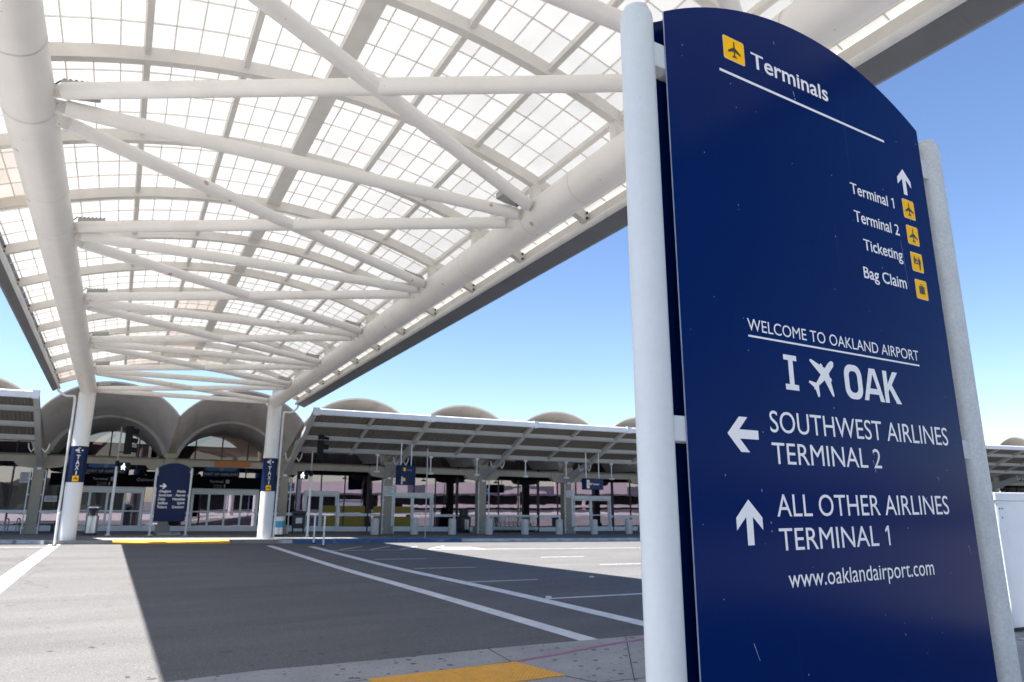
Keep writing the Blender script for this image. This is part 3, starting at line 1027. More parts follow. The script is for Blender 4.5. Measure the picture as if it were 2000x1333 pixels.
def build_canopy():
    c = thing('glass_canopy', 'large white tubular canopy with arched milky grid roof over the crosswalk', 'canopy', (CXC, 0, 0))
    tubem = bpy.data.materials
    # two big tubes, with weld rings standing slightly proud
    for X in (XL, XR):
        pts = [V(X, y, ztube(y)) for y in lin(YA - .4, YB_ + .32, 24)]
        mb = MB().tube(pts, TRAD, 40)
        y = YA + .6
        k = 0
        while y < YB_:
            mb.tube([V(X, y - .008, ztube(y)), V(X, y + .008, ztube(y))], TRAD + .006, 40, cap=False, mi=1)
            y += (1.7, 2.9)[k % 2]
            k += 1
        mb.build('main_tube', ['white_paint', 'seam_dirt'], c, smooth=40)
    # struts in the plane of the tubes: a cross and a straight one from every node
    nodes = list(range(K0, K1 + 1))

    def npt(side, k):
        y = Y1 + k * SS
        return V(XL if side == 'L' else XR, y, ztube(y))
    for k in nodes:
        for dk in (-1, 0, 1):
            if not (K0 <= k + dk <= K1):
                continue
            a, b = npt('L', k), npt('R', k + dk)
            d = (b - a).normalized()
            # strut axes meet the tube side by side, not in one point
            sh = V(0, .30 * dk, .05 * -dk)
            ca, cb = a + sh * .55, b - sh * .55
            q = (cb - ca).normalized()
            e0, e1 = ca + q * (.46 / abs(q.x)), cb - q * (.46 / abs(q.x))
            mb = MB().tube([e0, e1], .118, 20)
            mb.beam(ca + q * .25, e0 + q * .12, .035, .20)
            mb.beam(e1 - q * .12, cb - q * .25, .035, .20)
            mb.build('strut', 'white_paint', c, smooth=40)
    # arched ribs
    HW = 5.5
    xs = lin(-HW, HW, 40)
    nrib = (K1 - K0) * 2
    for m in range(nrib + 1):
        y = YA + m * SS / 2
        mb = MB()
        w, h = .075, .115
        pp = []
        for x in xs:
            zc = zroof(x, y)
            pp += [V(CXC + x, y - w, zc - h), V(CXC + x, y + w, zc - h), V(CXC + x, y + w, zc + h), V(CXC + x, y - w, zc + h)]
        fs = [(0, 3, 2, 1), tuple(len(pp) - 4 + i for i in (0, 1, 2, 3))]
        for i in range(len(xs) - 1):
            for j in range(4):
                fs.append((4 * i + j, 4 * i + (j + 1) % 4, 4 * i + 4 + (j + 1) % 4, 4 * i + 4 + j))
        mb.add(pp, fs)
        for x in (-4.228, 4.228):                                       # saddle from tube to rib
            zt = ztube(y)
            mb.box(CXC + x - .11, CXC + x + .11, y - .068, y + .068, zt + TRAD - .03, zroof(x, y) - h + .02)
        for x in (-5.425, 5.425):                                       # bolted end plates
            for dz in (.22, .34):
                for dy in (-.11, .11):
                    mb.box(CXC + x - .02, CXC + x + .02, y + dy - .022, y + dy + .022, ztube(y) + dz - .022, ztube(y) + dz + .022, mi=1)
        mb.build('rib', ['beam_white', 'dark_metal'], c, smooth=30)
    YE0, YE1 = YA - .35, YB_ + .30
    # purlins and ridge
    PX = 1.43
    for i in range(-3, 4):
        x = i * PX
        w, h = (.15, .08) if i == 0 else (.045, .075)
        mb = MB()
        ys = lin(YE0, YE1, 2)
        t = -x / 11.7
        for y0, y1 in zip(ys[:-1], ys[1:]):
            mb.beam(V(CXC + x, y0, zroof(x, y0) + .055), V(CXC + x, y1, zroof(x, y1) + .055), w * 2, h * 2, (-t, 0, 1))
        mb.build('purlin', 'beam_white', c)
    # glazing sheet, one mesh, a few warm replacement panels
    mb = MB()
    ysr = [YA + m * SS / 2 for m in range(nrib + 1)]
    ysr[0], ysr[-1] = YE0, YE1
    xb = [-5.50, -4.29, -2.86, -1.43, 0, 1.43, 2.86, 4.29, 5.50]
    warm = {(11, 3): 1, (7, 0): 1, (15, 0): 1, (14, 3): 1, (15, 4): 1, (15, 2): 1, (13, 3): 1}
    for m in range(len(ysr) - 1):
        for j in range(len(xb) - 1):
            us = lin(xb[j], xb[j + 1], 4)
            p, q = quadgrid(lambda y, x: V(CXC + x, y, zroof(x, y) + .145), [ysr[m], ysr[m + 1]], us)
            mb.add(p, q, warm.get((m, j), 0))
    mb.build('roof_glazing', ['roof_panel', 'roof_panel_warm'], c, smooth=60)
    # the grid of thin bars under the sheet: one pattern, one part
    mb = MB()
    step = PX / 4
    n = int(5.42 / step)
    for i in range(-n, n + 1):
        if i % 4 == 0 and abs(i) <= 12:
            continue
        x = i * step
        mb.beam(V(CXC + x, YE0, zroof(x, YE0) + .128), V(CXC + x, YE1, zroof(x, YE1) + .128), .019, .03)
    y = YA
    for m in range(nrib):
        for r in range(1, 4):
            yy = YA + m * SS / 2 + r * SS / 8
            us = lin(-5.49, 5.49, 24)
            for a, b in zip(us[:-1], us[1:]):
                mb.beam(V(CXC + a, yy, zroof(a, yy) + .130), V(CXC + b, yy, zroof(b, yy) + .130), .017, .024)
    mb.build('glazing_bars', 'bar_grey', c)
    # eaves: beam, white channel, grey gutter
    for sgn in (-1, 1):
        def P(w, dz, y):
            return V(CXC + sgn * w, y, ztube(y) + dz)

        def sweep(prof, y0, y1):
            m_ = MB()
            k_ = len(prof)
            pts = [P(w, z, y0) for w, z in prof] + [P(w, z, y1) for w, z in prof]
            m_.add(pts, [tuple(range(k_)), tuple(range(2 * k_ - 1, k_ - 1, -1))] + [(i, (i + 1) % k_, (i + 1) % k_ + k_, i + k_) for i in range(k_)])
            return m_
        sweep([(5.505, .10), (5.60, .10), (5.60, .56), (5.505, .56)], YE0, YE1).build('eave_beam', 'beam_white', c)
        prof = [(5.36 + .07 + .07 * math.cos(t), .05 + .075 * math.sin(t)) for t in lin(0, 2 * PI, 14)[:-1]]
        sweep(prof, YE0, YE1).build('eave_channel', 'column_white', c, smooth=50)
        go = 0.0 if sgn < 0 else 0.20
        sweep([(5.44, -.04), (5.58 + go, -.18), (5.64 + go, -.17), (5.64 + go, -.06), (5.61 + go, -.06), (5.60 + go, -.13), (5.46, .02), (5.46, .08), (5.44, .08)], YE0 - .1, YE1 - .35).build('gutter', 'gutter_grey', c)
    # columns at the far and the near end
    for X, y, z0 in ((XL, YB_ - .35, .10), (XR, YB_ - .35, -.02), (XL, YA, 0), (XR, YA, 0)):
        mb = MB().lathe([(TRAD + .002, z0), (TRAD + .002, 3.0), (TRAD + .002, ztube(y) - .2)], 36, cx=X, cy=y)
        mb.build('column', 'column_white', c, smooth=40)
    # rainwater pipes
    yl = 37.8

    def rnd(pts, r=.12, n=4):
        o = [Vector(pts[0])]
        for a, b, d in zip(pts[:-2], pts[1:-1], pts[2:]):
            a, b, d = Vector(a), Vector(b), Vector(d)
            p, q = b + (a - b).normalized() * r, b + (d - b).normalized() * r
            for k in range(n + 1):
                t = k / n
                o.append(p * (1 - t) ** 2 + b * 2 * t * (1 - t) + q * t * t)
        o.append(Vector(pts[-1]))
        return o
    MB().tube(rnd([(-2.98, yl, 7.1), (-2.98, yl, 6.93), (-2.62, yl, 6.70), (-2.24, yl - .3, 6.68), (-2.2, yl - .55, 6.4), (-2.18, yl - .6, .12)]), .052, 12).build('downpipe', 'column_white', c, smooth=50)
    MB().tube(rnd([(8.0, yl, 7.1), (8.0, yl, 6.84), (7.66, yl, 6.58), (7.22, yl - .3, 6.55), (7.16, yl - .55, 6.3), (7.13, yl - .6, -.02)]), .052, 12).build('downpipe', 'column_white', c, smooth=50)

    # floodlights on the struts
    names = ['nearest the camera', 'second', 'third', 'fourth', 'fifth', 'sixth', 'seventh', 'last by the terminal']
    proto = None
    ordn = ['first', 'second', 'third', 'fourth', 'fifth', 'sixth', 'seventh', 'eighth', 'ninth', 'tenth']
    for side in ('L', 'R'):
        idx = 0
        for k in range(0, 6):
            y = Y1 + k * SS
            sg = 1 if side == 'L' else -1
            X = (XL + .62) if side == 'L' else (XR - .62)
            if side == 'R' and k == 5:
                continue
            lab = 'small grey floodlight on the %s canopy tube, %s strut joint counting from the sign' % ('left' if side == 'L' else 'right', ordn[k])
            loc = (X, y - .10, ztube(y) + .20)
            if proto is None:
                proto = thing('floodlight', lab, 'floodlight', loc, 0, 'floodlights on the canopy tubes')
                MB().box(-.24, .24, -.20, .20, .02, .12).map(lambda p: V(p.x, p.y, p.z + p.x * .16)).build('housing', 'steel_grey', proto, world=False, bevel=.012)
                fins = MB()
                for q in range(7):
                    x = -.22 + q * .07
                    fins.box(x, x + .04, -.19, .19, .115 + x * .16, .14 + x * .16)
                fins.build('heat_sink', 'gutter_grey', proto, world=False)
                MB().box(-.20, -.13, -.06, .06, -.04, .06).build('bracket', 'dark_metal', proto, world=False)
                MB().tube([(-.17, 0, .10), (-.27, .01, .16), (-.36, .02, .05)], .012, 6).build('cable', 'rubber', proto, world=False)
            else:
                copy_tree(proto, loc, 0 if side == 'L' else PI, lab)


build_canopy()


# taxi bands wrapped round the two far columns
def taxi_band(X, y, zlo, zhi, th0, lab):
    s = thing('taxi_sign', lab, 'sign', (X, y, zlo), 0, 'taxi signs on the canopy columns')
    h = zhi - zlo
    r = TRAD + .012
    MB().lathe([(r - .008, 0), (r, .004), (r, h - .004), (r - .008, h)], 40).build('band', 'navy', s, smooth=40, world=False)
    rr = r + .012

    def place(u, z):
        t = th0 + u / rr
        return (rr * math.sin(t), -rr * math.cos(t), z)

    def poly(mb, pts):
        # strips so the flat outline bends with the column
        mb.add([place(u, z) for u, z in pts], [tuple(range(len(pts)))])
    mb = MB()
    rows = 'TAXI'
    z = h * .80
    cap = h * .115
    for k, ch in enumerate(rows):
        text(mb, ch, -.075 if ch != 'I' else -.02, .075 if ch != 'I' else .02, h * (.635 - .145 * k), cap, 0, bold=.02, place=place)
    mb.build('lettering', 'sign_white', s, world=False)
    mb = MB()
    q = .17
    zc = h * .88
    for pts in ([(-q, 0), (-.02, .115), (.07, .115), (-.05, .03), (-.05, -.03), (.07, -.115), (-.02, -.115)], [(-.05, .03), (.16, .03), (.16, -.03), (-.05, -.03)]):
        poly(mb, [(a, zc + b) for a, b in pts])
    mb.build('arrow', 'sign_white', s, world=False)
    mb = MB()
    for q_ in range(6):
        a_, b_ = -.125 + .25 * q_ / 6, -.125 + .25 * (q_ + 1) / 6
        poly(mb, [(a_, h * .025), (b_, h * .025), (b_, h * .025 + .25), (a_, h * .025 + .25)])
    b = mb.build('pictogram', 'sign_yellow', s, world=False)
    rr += .006
    mb = MB()
    z0 = h * .025 + .07
    poly(mb, [(-.085, z0), (.085, z0), (.085, z0 + .055), (.05, z0 + .06), (.03, z0 + .105), (-.03, z0 + .105), (-.05, z0 + .06), (-.085, z0 + .055)])
    mb.build('symbol', 'sign_black', b, world=False)


taxi_band(XL, YB_ - .35, 2.74, 4.36, .05, 'navy taxi band with white arrow wrapped round the left canopy column')
taxi_band(XR, YB_ - .35, 2.42, 4.08, -.16, 'navy taxi band with white arrow wrapped round the right canopy column')


# ------------------------------------------------------------------ the terminal
BAY = 6.235
A0 = -0.10
BAYS = list(range(-5, 13))
COLD, GLD = 7.27, 11.0


def bay(i):
    return A0 + BAY * i, A0 + BAY * (i + 1)


def circ(a0, a1, zsp, rise, n=24):
    c, hw = (a0 + a1) / 2, (a1 - a0) / 2
    r = (hw * hw + rise * rise) / (2 * rise)
    t0 = math.asin(min(1, hw / r))
    if rise > hw:
        t0 = PI - t0
    return [(c + r * math.sin(-t0 + 2 * t0 * k / n), zsp + rise - r + r * math.cos(-t0 + 2 * t0 * k / n)) for k in range(n + 1)]


def build_terminal():
    base = T(0, 11, 0)
    b = thing('terminal_building', 'long grey terminal with a row of concrete shell vaults over glazed doors', 'building', base)
    # vault shells
    for i in BAYS:
        a0, a1 = bay(i)
        n = 24
        rim = circ(a0 + .03, a1 - .03, 6.22, 1.54, n)
        rimo = circ(a0 - .01, a1 + .01, 6.27, 1.58, n)
        A = circ(a0 + .17, a1 - .17, 4.45, 2.12, n)
        B = circ(a0 + .45, a1 - .45, 4.55, 1.50, n)
        mb = MB()
        outA = circ(a0 - .01, a1 + .01, 4.70, 2.10, n)
        rings = [[V(a, 21.0, z) for a, z in outA], [V(a, 7.6, z) for a, z in outA], [V(a, 2.97, z) for a, z in rimo], [V(a, 3.0, z) for a, z in rim]]
        m = n + 1

        def strip(r0, r1, mi):
            mb.add(r0 + r1, [(k, k + 1, m + k + 1, m + k) for k in range(n)], mi)
        strip(rings[0], rings[1], 1)
        strip(rings[1], rings[2], 1)
        strip(rings[2], rings[3], 1)
        mid = [V((r[0] * .5 + q[0] * .5), 5.1, r[1] * .5 + q[1] * .5 - .0) for r, q in zip(rim, A)]
        strip([V(a, 3.0, z) for a, z in rim], mid, 0)
        strip(mid, [V(a, COLD, z) for a, z in A], 0)
        A2 = circ(a0 + .42, a1 - .42, 4.45, 2.0, n)
        strip([V(a, COLD, z) for a, z in A], [V(a, COLD + .02, z) for a, z in A2], 0)
        strip([V(a, COLD + .02, z) for a, z in A2], [V(a, GLD, z) for a, z in B], 0)
        mb.map(Tm).build('vault_shell', ['shell_grey', 'shell_edge'], b, smooth=35)
    # columns and the cross beam between them
    for i in BAYS + [BAYS[-1] + 1]:
        a, _ = bay(i)
        mb = MB()
        mb.box(a - .26, a + .26, COLD - .25, COLD + .3, .15, 4.3)
        mb.box(a - .36, a + .36, COLD - .32, COLD + .38, 4.3, 4.55)
        mb.box(a - .36, a + .36, COLD - .33, COLD + .36, .15, .62)
        # strip closing the groin between two flared lips
        mb.add([V(a - .19, COLD, 4.46), V(a + .19, COLD, 4.46), V(a + .035, 3.02, 6.24), V(a - .035, 3.02, 6.24),
                V(a - .19, COLD + .1, 4.46), V(a + .19, COLD + .1, 4.46), V(a + .035, 3.12, 6.29), V(a - .035, 3.12, 6.29)], [(0, 1, 2, 3), (7, 6, 5, 4), (0, 3, 7, 4), (1, 5, 6, 2)])
        # wedge up into the valley between two shells
        mb.prism([(-.32, 4.55), (.32, 4.55), (.04, 4.9), (-.04, 4.9)], (a, COLD - .2, 0), (1, 0, 0), (0, 0, 1), (0, 3.6, 0))
        mb.map(Tm).build('column', 'concrete_beige', b, bevel=.03)
    for i in BAYS:
        a0, a1 = bay(i)
        mb = MB()
        mb.box(a0 + .26, a1 - .26, COLD - .12, COLD + .14, 3.86, 4.20)
        for s_, aa in ((1, a0 + .26), (-1, a1 - .26)):
            mb.prism([(0, 3.52), (s_ * .75, 3.62), (s_ * .95, 3.855), (s_ * .95, 4.205), (0, 4.205)], (aa, COLD - .16, 0), (1, 0, 0), (0, 0, 1), (0, .34, 0))
        mb.map(Tm).build('beam', 'concrete_beige', b)
    # glazing of each bay: panes, frame; doors where the photograph shows them
    doors = {-1: (-4.95, -1.10, 4), 0: (1.50, 5.42, 4), 1: (8.20, 10.42, 2), 2: (13.95, 16.85, 2), 4: (27.5, 30.85, 2), 6: (39.2, 42.6, 2), -2: None, 3: None}
    for i in BAYS:
        a0, a1 = bay(i)
        g0, g1 = a0 + .05, a1 - .05
        d = doors.get(i)
        w = MB()
        arc = circ(a0 + .45, a1 - .45, 4.5, 1.55, 20)
        zt = 4.5
        segs = [(g0, g1)] if not d else [(g0, d[0]), (d[1], g1)]
        for s0, s1 in segs:
            w.add([V(s0, GLD, .45), V(s1, GLD, .45), V(s1, GLD, 2.72), V(s0, GLD, 2.72)], [(0, 1, 2, 3)])
        w.add([V(g0, GLD, 2.72), V(g1, GLD, 2.72), V(g1, GLD, zt), V(g0, GLD, zt)], [(0, 1, 2, 3)])
        w.add([V(a, GLD, z) for a, z in arc], [tuple(range(len(arc)))], 1)
        win = w.map(Tm).build('window', ['window_glass', 'lunette_dim_glass'], b)
        f = MB()
        mull = []
        nm = 4
        for k in range(nm + 1):
            x = g0 + (g1 - g0) * k / nm
            mull.append(x)
        for x in mull:
            if d and d[0] - .05 < x < d[1] + .05:
                z0 = 2.72
            else:
                z0 = .15
            c, hw, rise = (a0 + a1) / 2, (a1 - a0) / 2 - .45, 1.55
            rr = (hw * hw + rise * rise) / (2 * rise)
            zt_ = 4.5 + max(0, rise - rr + math.sqrt(max(0, rr * rr - (x - c) ** 2))) if abs(x - c) < hw else 4.5
            f.box(x - .035, x + .035, GLD - .06, GLD + .06, z0, zt_)
        f.map(Tm).build('mullions', 'dark_metal', win)
        r = MB()
        for s0, s1 in segs:
            r.box(s0, s1, GLD - .09, GLD - .005, 1.13, 1.30)
            r.box(s0, s1, GLD - .09, GLD + .05, .15, .45)
        r.map(Tm).build('rail', 'aluminium', win)
        top = MB()
        top.box(g0, g1, GLD - .10, GLD + .10, 4.20, 4.50)
        top.map(Tm).build('transom', 'concrete_beige', win)
        # dark fascia over the doors
        if i in (-1, 0):
            MB().box(a0 + .30, a1 - .30, 10.45, 10.93, 2.73, 3.42).map(Tm).build('fascia', 'black_fascia', b)
        elif i > 0:
            MB().box(a0 + .05, a1 - .05, 10.86, 10.94, 3.80, 4.05).map(Tm).build('fascia', 'black_fascia', b)
        if d:
            a_, b_, n = d
            fr = MB()
            fr.box(a_, b_, GLD - .16, GLD + .10, 2.44, 2.72)
            fr.box(a_, a_ + .10, GLD - .14, GLD + .08, .15, 2.44)
            fr.box(b_ - .10, b_, GLD - .14, GLD + .08, .15, 2.44)
            dr = fr.map(Tm).build('door', 'aluminium', b)
            lw = (b_ - a_ - .2) / n
            for k in range(n):
                x0 = a_ + .10 + k * lw
                x1 = x0 + lw
                off = -.05 if k in (1, 2) and n == 4 else 0
                lf = MB()
                st = .06 if n == 4 else .11
                lf.box(x0, x0 + st, GLD - .05 + off, GLD + .0 + off, .155, 2.43)
                lf.box(x1 - st, x1 - .002, GLD - .05 + off, GLD + .0 + off, .155, 2.43)
                lf.box(x0 + st, x1 - st, GLD - .045 + off, GLD - .005 + off, .155, .47)
                lf.box(x0 + st, x1 - st, GLD - .045 + off, GLD - .005 + off, 1.27, 1.34)
                lf.box(x0 + st, x1 - st, GLD - .045 + off, GLD - .005 + off, 2.36, 2.43)
                if k == 0:
                    lf.box(x1 - .05, x1 - .02, GLD - .11 + off, GLD - .06 + off, .9, 1.5)
                leaf = lf.map(Tm).build('door_leaf', 'aluminium', dr)
                MB().add([V(x0 + st, GLD - .022 + off, .47), V(x1 - st, GLD - .022 + off, .47), V(x1 - st, GLD - .022 + off, 2.36), V(x0 + st, GLD - .022 + off, 2.36)], [(0, 1, 2, 3)]).map(Tm).build('door_glass', 'window_glass', dr)
    # the dim hall behind
    e0, e1 = bay(BAYS[0])[0], bay(BAYS[-1])[1]
    al = lin(e0, e1, 20)
    p, q = quadgrid(lambda a, d: T(a, d, .162), al, [11.15, 22])
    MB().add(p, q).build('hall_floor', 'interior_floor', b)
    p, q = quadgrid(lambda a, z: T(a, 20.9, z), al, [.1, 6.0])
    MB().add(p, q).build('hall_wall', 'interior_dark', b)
    p, q = quadgrid(lambda d, z: T(e0 + .02, d, z), [COLD, 21], [.1, 4.7])
    MB().add(p, q).build('end_wall', 'concrete_beige', b)
    p, q = quadgrid(lambda d, z: T(e1 - .02, d, z), [COLD, 21], [.1, 4.7])
    MB().add(p, q).build('end_wall', 'concrete_beige', b)
    mb = MB()
    for i in range(0, 9):
        a0, a1 = bay(i)
        mb.box(a0 + 4.0, a0 + 4.9, 12.2, 13.1, .17, 3.2)
        mb.prism([(-.45, 3.2), (.45, 3.2), (1.5, 3.95), (1.5, 4.3), (-1.5, 4.3), (-1.5, 3.95)], (a0 + 4.45, 11.9, 0), (1, 0, 0), (0, 0, 1), (0, 1.5, 0))
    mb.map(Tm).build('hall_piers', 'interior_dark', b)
    # white guard pipes beside the columns
    for i in (-1, 1, 2, 3, 4, 9, 10):
        a, _ = bay(i)
        for s_ in (-1, 1):
            x = a + s_ * .36
            mb = MB().tube([V(x - s_ * .08, COLD - .36, 3.42), V(x, COLD - .42, 3.38), V(x, COLD - .42, 3.2), V(x, COLD - .42, .15)], .032, 10)
            for z in (.45, 1.3, 2.15, 2.95):
                mb.box(min(x, a + s_ * .26), max(x, a + s_ * .26), COLD - .43, COLD - .39, z - .03, z + .03)
            mb.map(Tm).build('guard_pipe', 'steel_light', b, smooth=50)
    for i in BAYS:                                                    # junction boxes on the columns
        a, _ = bay(i)
        MB().box(a - .10, a + .10, COLD - .40, COLD - .26, 3.45, 3.78).map(Tm).build('junction_box', 'steel_light', b)


build_terminal()


# steel pavement roofs either side of the entrance
def pavement_roof(name, i0, i1, lab):
    a_s, a_e = bay(i0)[0], bay(i1)[0]
    c = thing('pavement_roof', lab, 'canopy', T((a_s + a_e) / 2, COLD, 0), 0, 'sloping steel roofs over the pavement')
    D0, Z0, SLP = .4, 6.45, -.43

    def zr(d):
        return Z0 + SLP * (d - D0)
    sub = lambda x0, x1: max(1, int(abs(x1 - x0) / 3))
    na = sub(a_s, a_e)
    al = lin(a_s - .1, a_e + .1, na)
    mb = MB()
    p0, q0 = quadgrid(lambda a, d: T(a, d, zr(d) + .235), al, [.44, 4.85])
    p1, q1 = quadgrid(lambda a, d: T(a, d, zr(d) + .275), al, [.44, 4.85])
    mb.add(p0, q0)
    mb.add(p1, q1, 1)
    mb.build('roof_deck', ['roof_deck', 'bounce_deck_top'], c)
    for i in range(i0, i1 + 1):
        a = bay(i)[0]
        r_ = MB()
        r_.prism([(.37, zr(.37) + .08), (.37, zr(.37) + .27), (4.9, zr(4.9) + .23), (7.05, zr(7.05) + .42), (7.05, zr(7.05) - .10), (4.9, zr(4.9) - .12), (3.4, zr(3.4) - .06)],
                 (a - .12, 0, 0), (0, 1, 0), (0, 0, 1), (.24, 0, 0))
        r_.map(Tm).build('rafter', 'steel_grey', c)
        if i < i1:
            m = a + BAY / 2
            r2 = MB()
            r2.prism([(.45, zr(.45) + .06), (.45, zr(.45) + .23), (4.6, zr(4.6) + .23), (4.6, zr(4.6) + .06)], (m - .07, 0, 0), (0, 1, 0), (0, 0, 1), (.14, 0, 0))
            r2.map(Tm).build('rafter', 'steel_grey', c)
        # pipe braces by the columns
        if i0 <= i <= i1:
            rb = MB()
            for s_ in (-1, 1):
                rb.tube([V(a + s_ * .16, 4.9, zr(4.9) - .08), V(a + s_ * .30, 5.0, zr(5.0) - .22), V(a + s_ * .42, 5.0, zr(5.0) - .02), V(a + s_ * .46, 4.95, zr(4.95) + .2)], .035, 8)
            rb.map(Tm).build('brace', 'steel_light', c, smooth=50)
    for d, h in ((1.55, .24), (2.95, .24), (4.25, .26)):
        m_ = MB()
        m_.box(a_s - .05, a_e + .05, d - .06, d + .06, zr(d) + .0, zr(d) + .0 + h - .012, nx=na)
        m_.box(a_s - .05, a_e + .05, d - .14, d + .14, zr(d) - .02, zr(d) - .001, nx=na)
        m_.map(Tm).build('purlin', 'steel_grey', c)
    g = MB()
    gp = [(.20, -.02), (.24, -.07), (.365, -.07), (.365, .22), (.32, .25), (.22, .25), (.18, .21), (.20, .09)]
    pts = [[T(a, d, zr(.37) + z + .03) for d, z in gp] for a in al]
    k = len(gp)
    fs = []
    for j in range(len(al) - 1):
        for q in range(k):
            fs.append((j * k + q, j * k + (q + 1) % k, (j + 1) * k + (q + 1) % k, (j + 1) * k + q))
    fs += [tuple(range(k)), tuple((len(al) - 1) * k + q for q in range(k))]
    g.add([x for r in pts for x in r], fs)
    for i in range(i0, i1 + 1):
        a = bay(i)[0]
        g.box(0, 0, 0, 0, 0, 0) if False else None
    g.build('gutter', 'steel_light', c, smooth=30)
    cl = MB()
    for i in range(i0, i1 + 1):
        a = bay(i)[0]
        cl.box(a - .14, a + .14, .16, .40, zr(.37) - .07, zr(.37) + .32)
    cl.map(Tm).build('gutter_clamps', 'steel_light', c)
    return zr


ZR = pavement_roof('right', 1, 13, 'long sloping grey steel roof over the pavement right of the entrance')
pavement_roof('left', -5, -1, 'short sloping grey steel roof over the pavement left of the entrance')


# ------------------------------------------------------------------ things on the far pavement
ORD = ['first', 'second', 'third', 'fourth', 'fifth', 'sixth', 'seventh', 'eighth', 'ninth', 'tenth', 'eleventh', 'twelfth']


def Tt(a, d, z=.15):
    return tuple(T(a, d, z))


# bollards
bol = None
for k, a in enumerate((10.98, 13.35, 15.70, 18.08, 20.50, 22.90, 25.45, 28.07)):
    lab = 'pale round concrete bollard, %s in the row counting from the blue kerb' % ORD[k]
    if bol is None:
        bol = thing('bollard', lab, 'bollard', Tt(a, 5.0), 0, 'concrete bollards along the far pavement')
        MB().lathe([(.235, 0), (.235, .86), (.225, .93), (.18, .975), (.0, .99)], 28).build('shaft', 'bollard_concrete', bol, smooth=40, world=False)
        MB().lathe([(.255, 0), (.255, .03), (.236, .035)], 28).build('collar', 'joint_dirt', bol, smooth=40, world=False)
    else:
        copy_tree(bol, Tt(a, 5.0), 0, lab)

# flexible posts at the crosswalk corners
fp = None
for (a, d), lab in (((6.17, -.80), 'thin white flexible post by the blue kerb, left of the pair'), ((6.08, -3.0), 'thin white flexible post out on the crosswalk line, right of the pair'),
                    ((-4.62, -1.70), 'thin white flexible post on the left crosswalk line, out on the road'), ((-4.66, -.75), 'thin white flexible post close to the left canopy column')):
    if fp is None:
        fp = thing('flexible_post', lab, 'post', Tt(a, d, 0.0), 0, 'white flexible posts at the crosswalk corners')
        MB().lathe([(.042, .03), (.042, 1.30), (.036, 1.36), (.0, 1.37)], 16).build('tube', 'column_white', fp, smooth=40, world=False)
        MB().lathe([(.11, 0), (.10, .035), (.05, .05)], 16).build('foot', 'rubber', fp, smooth=40, world=False)
        MB().lathe([(.0435, 1.08), (.0435, 1.16)], 16).build('reflector', 'paper_white', fp, smooth=40, world=False)
    else:
        copy_tree(fp, Tt(a, d, 0.0), 0, lab)


# traffic signals
def walker(mb, o, s, y):
    def disc(x, z, r):
        mb.add([(o[0] + (x + r * math.cos(2 * PI * k / 14)) * s, y, o[1] + (z + r * math.sin(2 * PI * k / 14)) * s) for k in range(14)], [tuple(range(14))])

    def pl(p, dy=0):
        mb.add([(o[0] + a * s, y - dy, o[1] + b * s) for a, b in p], [tuple(range(len(p)))])
    disc(.04, .86, .11)
    pl([(-.12, .70), (.12, .72), (.14, .40), (-.10, .38)])
    pl([(-.12, .70), (-.32, .50), (-.34, .30), (-.25, .30), (-.23, .45), (-.10, .56)], .001)
    pl([(.12, .70), (.22, .52), (.36, .44), (.33, .35), (.15, .44), (.08, .55)], .001)
    pl([(-.10, .40), (.06, .40), (-.08, .16), (-.20, -.02), (-.30, .04), (-.20, .20)], .002)
    pl([(.0, .40), (.14, .40), (.18, .18), (.24, -.04), (.13, -.06), (.07, .14)], .003)


def traffic_signal(a, d, rz, zped, ztop, zh0, zh1, side, lab):
    s = thing('traffic_signal', lab, 'traffic light', Tt(a, d), rz, 'traffic signals at the crosswalk')
    MB().lathe([(.14, 0), (.14, .04), (.072, .06), (.066, zped - .15)], 18).build('lower_pole', 'steel_light', s, smooth=40, world=False)
    MB().lathe([(.036, zped - .15), (.036, ztop), (.05, ztop + .01), (.0, ztop + .05)], 14).build('upper_pole', 'steel_grey', s, smooth=40, world=False)
    MB().lathe([(.09, zped - .25), (.09, zped + .05)], 14).build('clamp', 'signal_black', s, smooth=40, world=False)
    x = side * .40
    h = MB().box(x - .17, x + .17, -.14, .12, zh0, zh1)
    hh = (zh1 - zh0) / 3
    head = h.build('signal_head', 'signal_black', s, world=False, bevel=.02)
    for k in range(3):
        zc = zh0 + hh * (k + .5)
        MB().tube([V(x + .165, -.01, zc), V(x + .43, -.01, zc - .04)], [.135, .128], 16, cap=False).build('visor', 'signal_black', head, world=False, smooth=50)
        MB().tube([V(x + .172, -.01, zc), V(x + .185, -.01, zc)], .115, 16).build('lens', 'lens_dark' if k == 2 else 'signal_black', head, world=False, smooth=40)
    arm = MB().box(min(0, x), max(0, x), -.03, .03, zh0 + .08, zh0 + .13)
    arm.box(min(0, x), max(0, x), -.03, .03, zh1 - .13, zh1 - .08)
    arm.build('arm', 'signal_black', s, world=False)
    return s


sg = traffic_signal(-2.72, 5.0, TR, 3.75, 5.55, 4.15, 5.62, 1, 'traffic signal left of the far directory sign, showing a white walker')
ph = MB().box(.10, .62, -.22, .10, 3.28, 3.70).build('pedestrian_head', 'signal_black', sg, world=False, bevel=.02)
m_ = MB()
walker(m_, (.34, 3.325), .34, -.222)
m_.build('walking_figure', 'signal_lit', ph, world=False)
sg2 = traffic_signal(6.72, 3.0, TR, 3.45, 4.62, 4.12, 5.55, 1, 'traffic signal right of the right canopy column, showing a white walker')
ph = MB().box(-.72, -.16, -.22, .10, 3.04, 3.46).build('pedestrian_head', 'signal_black', sg2, world=False, bevel=.02)
m_ = MB()
walker(m_, (-.46, 3.085), .34, -.222)
m_.build('walking_figure', 'signal_lit', ph, world=False)

